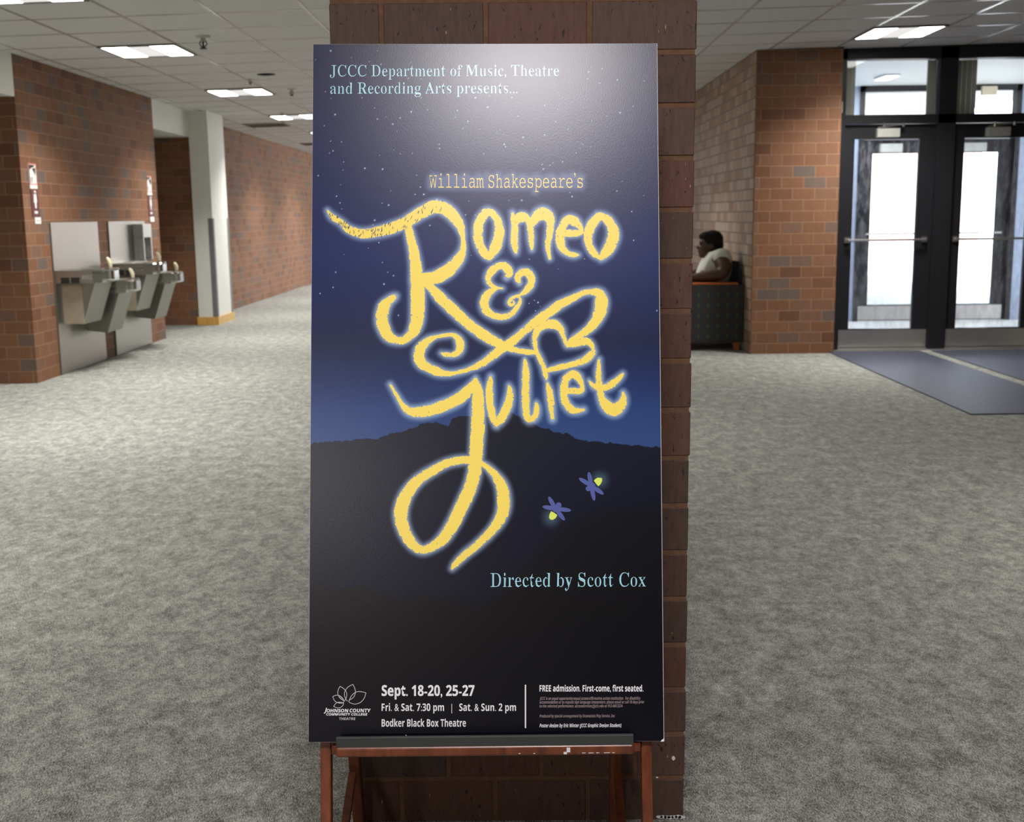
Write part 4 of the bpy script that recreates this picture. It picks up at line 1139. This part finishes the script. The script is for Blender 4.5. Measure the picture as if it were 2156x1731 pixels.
def person():
    r = empty('person', (1.725, 11.45, 0))
    ox, oy = 1.70, 11.45
    def P(x, y, z): return (x - ox, y - oy, z)
    yc = 11.44
    body = skin_mesh('b', [P(1.90, yc, .54), P(1.90, yc, .68), P(1.935, yc, .82), P(1.93, yc, .90), P(1.895, yc, .955),
                           # near (left) arm 5-9
                           P(1.965, yc - .15, .865), P(1.99, yc - .225, .80), P(1.965, yc - .255, .728), P(1.83, yc - .25, .712), P(1.70, yc - .215, .70), P(1.635, yc - .195, .69),
                           # far arm 11-16
                           P(1.965, yc + .15, .865), P(1.985, yc + .22, .79), P(1.95, yc + .245, .725), P(1.83, yc + .25, .712), P(1.70, yc + .21, .70), P(1.635, yc + .19, .69),
                           # legs 17-
                           P(1.82, yc - .10, .51), P(1.60, yc - .125, .50), P(1.31, yc - .14, .495), P(1.285, yc - .14, .30), P(1.295, yc - .14, .09),
                           P(1.82, yc + .10, .51), P(1.60, yc + .125, .50), P(1.31, yc + .14, .495), P(1.285, yc + .14, .30), P(1.295, yc + .14, .09)],
                     [(0, 1), (1, 2), (2, 3), (3, 4), (2, 5), (5, 6), (6, 7), (7, 8), (8, 9), (9, 10), (2, 11), (11, 12), (12, 13), (13, 14), (14, 15), (15, 16),
                      (0, 17), (17, 18), (18, 19), (19, 20), (20, 21), (0, 22), (22, 23), (23, 24), (24, 25), (25, 26)],
                     [.15, .165, .145, .09, .062, .092, .088, .068, .054, .04, .03, .092, .088, .068, .054, .04, .03, .10, .09, .066, .058, .04, .10, .09, .066, .058, .04])
    meshes = [body]
    # hands: palm and five fingers resting on the arms
    for sgn in (-1, 1):
        hy = yc + sgn * .193
        meshes.append(blob(P(1.60, hy, .684), (.045, .036, .016)))
        for k, (dy, ln) in enumerate(((-.027, .062), (-.009, .075), (.009, .08), (.026, .07))):
            fy = hy + dy * (-sgn)
            b = bmesh.new(); add_tube(b, [P(1.565, fy, .680), P(1.565 - ln * .5, fy, .682), P(1.565 - ln * .85, fy, .668), P(1.565 - ln, fy, .655)], [.0095, .009, .0085, .006], 8)
            m = bpy.data.meshes.new('f'); b.to_mesh(m); b.free(); meshes.append(m)
        b = bmesh.new(); add_tube(b, [P(1.62, hy - sgn * .03, .678), P(1.59, hy - sgn * .052, .676), P(1.565, hy - sgn * .058, .668)], [.012, .0105, .008], 8)
        m = bpy.data.meshes.new('f'); b.to_mesh(m); b.free(); meshes.append(m)
    # head in profile, looking left and a little down
    hx, hz = 1.865, 1.0
    tilt = (0, -.18, 0)
    meshes += [blob(P(hx + .015, yc, hz + .03), (.104, .082, .112), tilt), blob(P(hx - .045, yc, hz - .045), (.058, .062, .078), tilt),
               blob(P(hx - .062, yc, hz - .098), (.034, .038, .026)),                         # chin
               blob(P(hx - .100, yc, hz - .022), (.024, .017, .020), (0, .5, 0)), blob(P(hx - .088, yc, hz + .005), (.014, .010, .026), (0, .3, 0)),   # nose
               blob(P(hx - .093, yc, hz - .058), (.016, .027, .008)), blob(P(hx - .089, yc, hz - .073), (.015, .024, .008)),   # lips
               blob(P(hx - .078, yc - .033, hz + .034), (.016, .024, .008)), blob(P(hx - .078, yc + .033, hz + .034), (.016, .024, .008)),   # brow
               blob(P(hx + .018, yc - .083, hz - .012), (.020, .010, .031)), blob(P(hx + .018, yc + .083, hz - .012), (.020, .010, .031))]  # ears
    bd = join_remesh('body', meshes, .007, M['skin'], r, 3)
    for s in (-1, 1):
        e = bmesh.new(); bmesh.ops.create_uvsphere(e, u_segments=12, v_segments=8, radius=.0105)
        bmesh.ops.translate(e, verts=e.verts, vec=P(hx - .080, yc + s * .032, hz + .012)); obj('eye', e, M['hair'], r, smooth=True, uv=False)
    hair = [blob(P(hx + .034, yc, hz + .050), (.112, .098, .095), tilt), blob(P(hx + .085, yc, hz + .0), (.062, .085, .085)), blob(P(hx - .025, yc, hz + .092), (.075, .075, .042), tilt)]
    join_remesh('hair', hair, .010, M['hair'], r, 1)
    top = skin_mesh('t', [P(1.895, yc, .56), P(1.885, yc, .66), P(1.935, yc, .80), P(1.945, yc, .885), P(1.975, yc - .15, .878), P(1.995, yc - .215, .850), P(1.975, yc + .15, .878), P(1.995, yc + .215, .850)],
                    [(0, 1), (1, 2), (2, 3), (2, 4), (4, 5), (2, 6), (6, 7)], [.172, .185, .165, .10, .108, .102, .108, .102])
    join_remesh('sleeveless_top', [top], .012, M['cloth'], r, 3)
    tr = skin_mesh('t', [P(1.90, yc, .545), P(1.82, yc - .10, .515), P(1.60, yc - .125, .505), P(1.31, yc - .14, .50), P(1.285, yc - .14, .30), P(1.295, yc - .14, .12),
                         P(1.82, yc + .10, .515), P(1.60, yc + .125, .505), P(1.31, yc + .14, .50), P(1.285, yc + .14, .30), P(1.295, yc + .14, .12)],
                   [(0, 1), (1, 2), (2, 3), (3, 4), (4, 5), (0, 6), (6, 7), (7, 8), (8, 9), (9, 10)], [.16, .112, .10, .078, .072, .06, .112, .10, .078, .072, .06])
    join_remesh('trousers', [tr], .012, M['jeans'], r, 3)
    for s in (-1, 1):
        join_remesh('shoe', [blob(P(1.245, yc + s * .14, .045), (.115, .045, .045)), blob(P(1.295, yc + s * .14, .07), (.055, .045, .055))], .009, M['shoe'], r, 2)
    tag(r, 'person with short black hair in a white sleeveless top, sitting in the armchair facing left', 'person')
person()
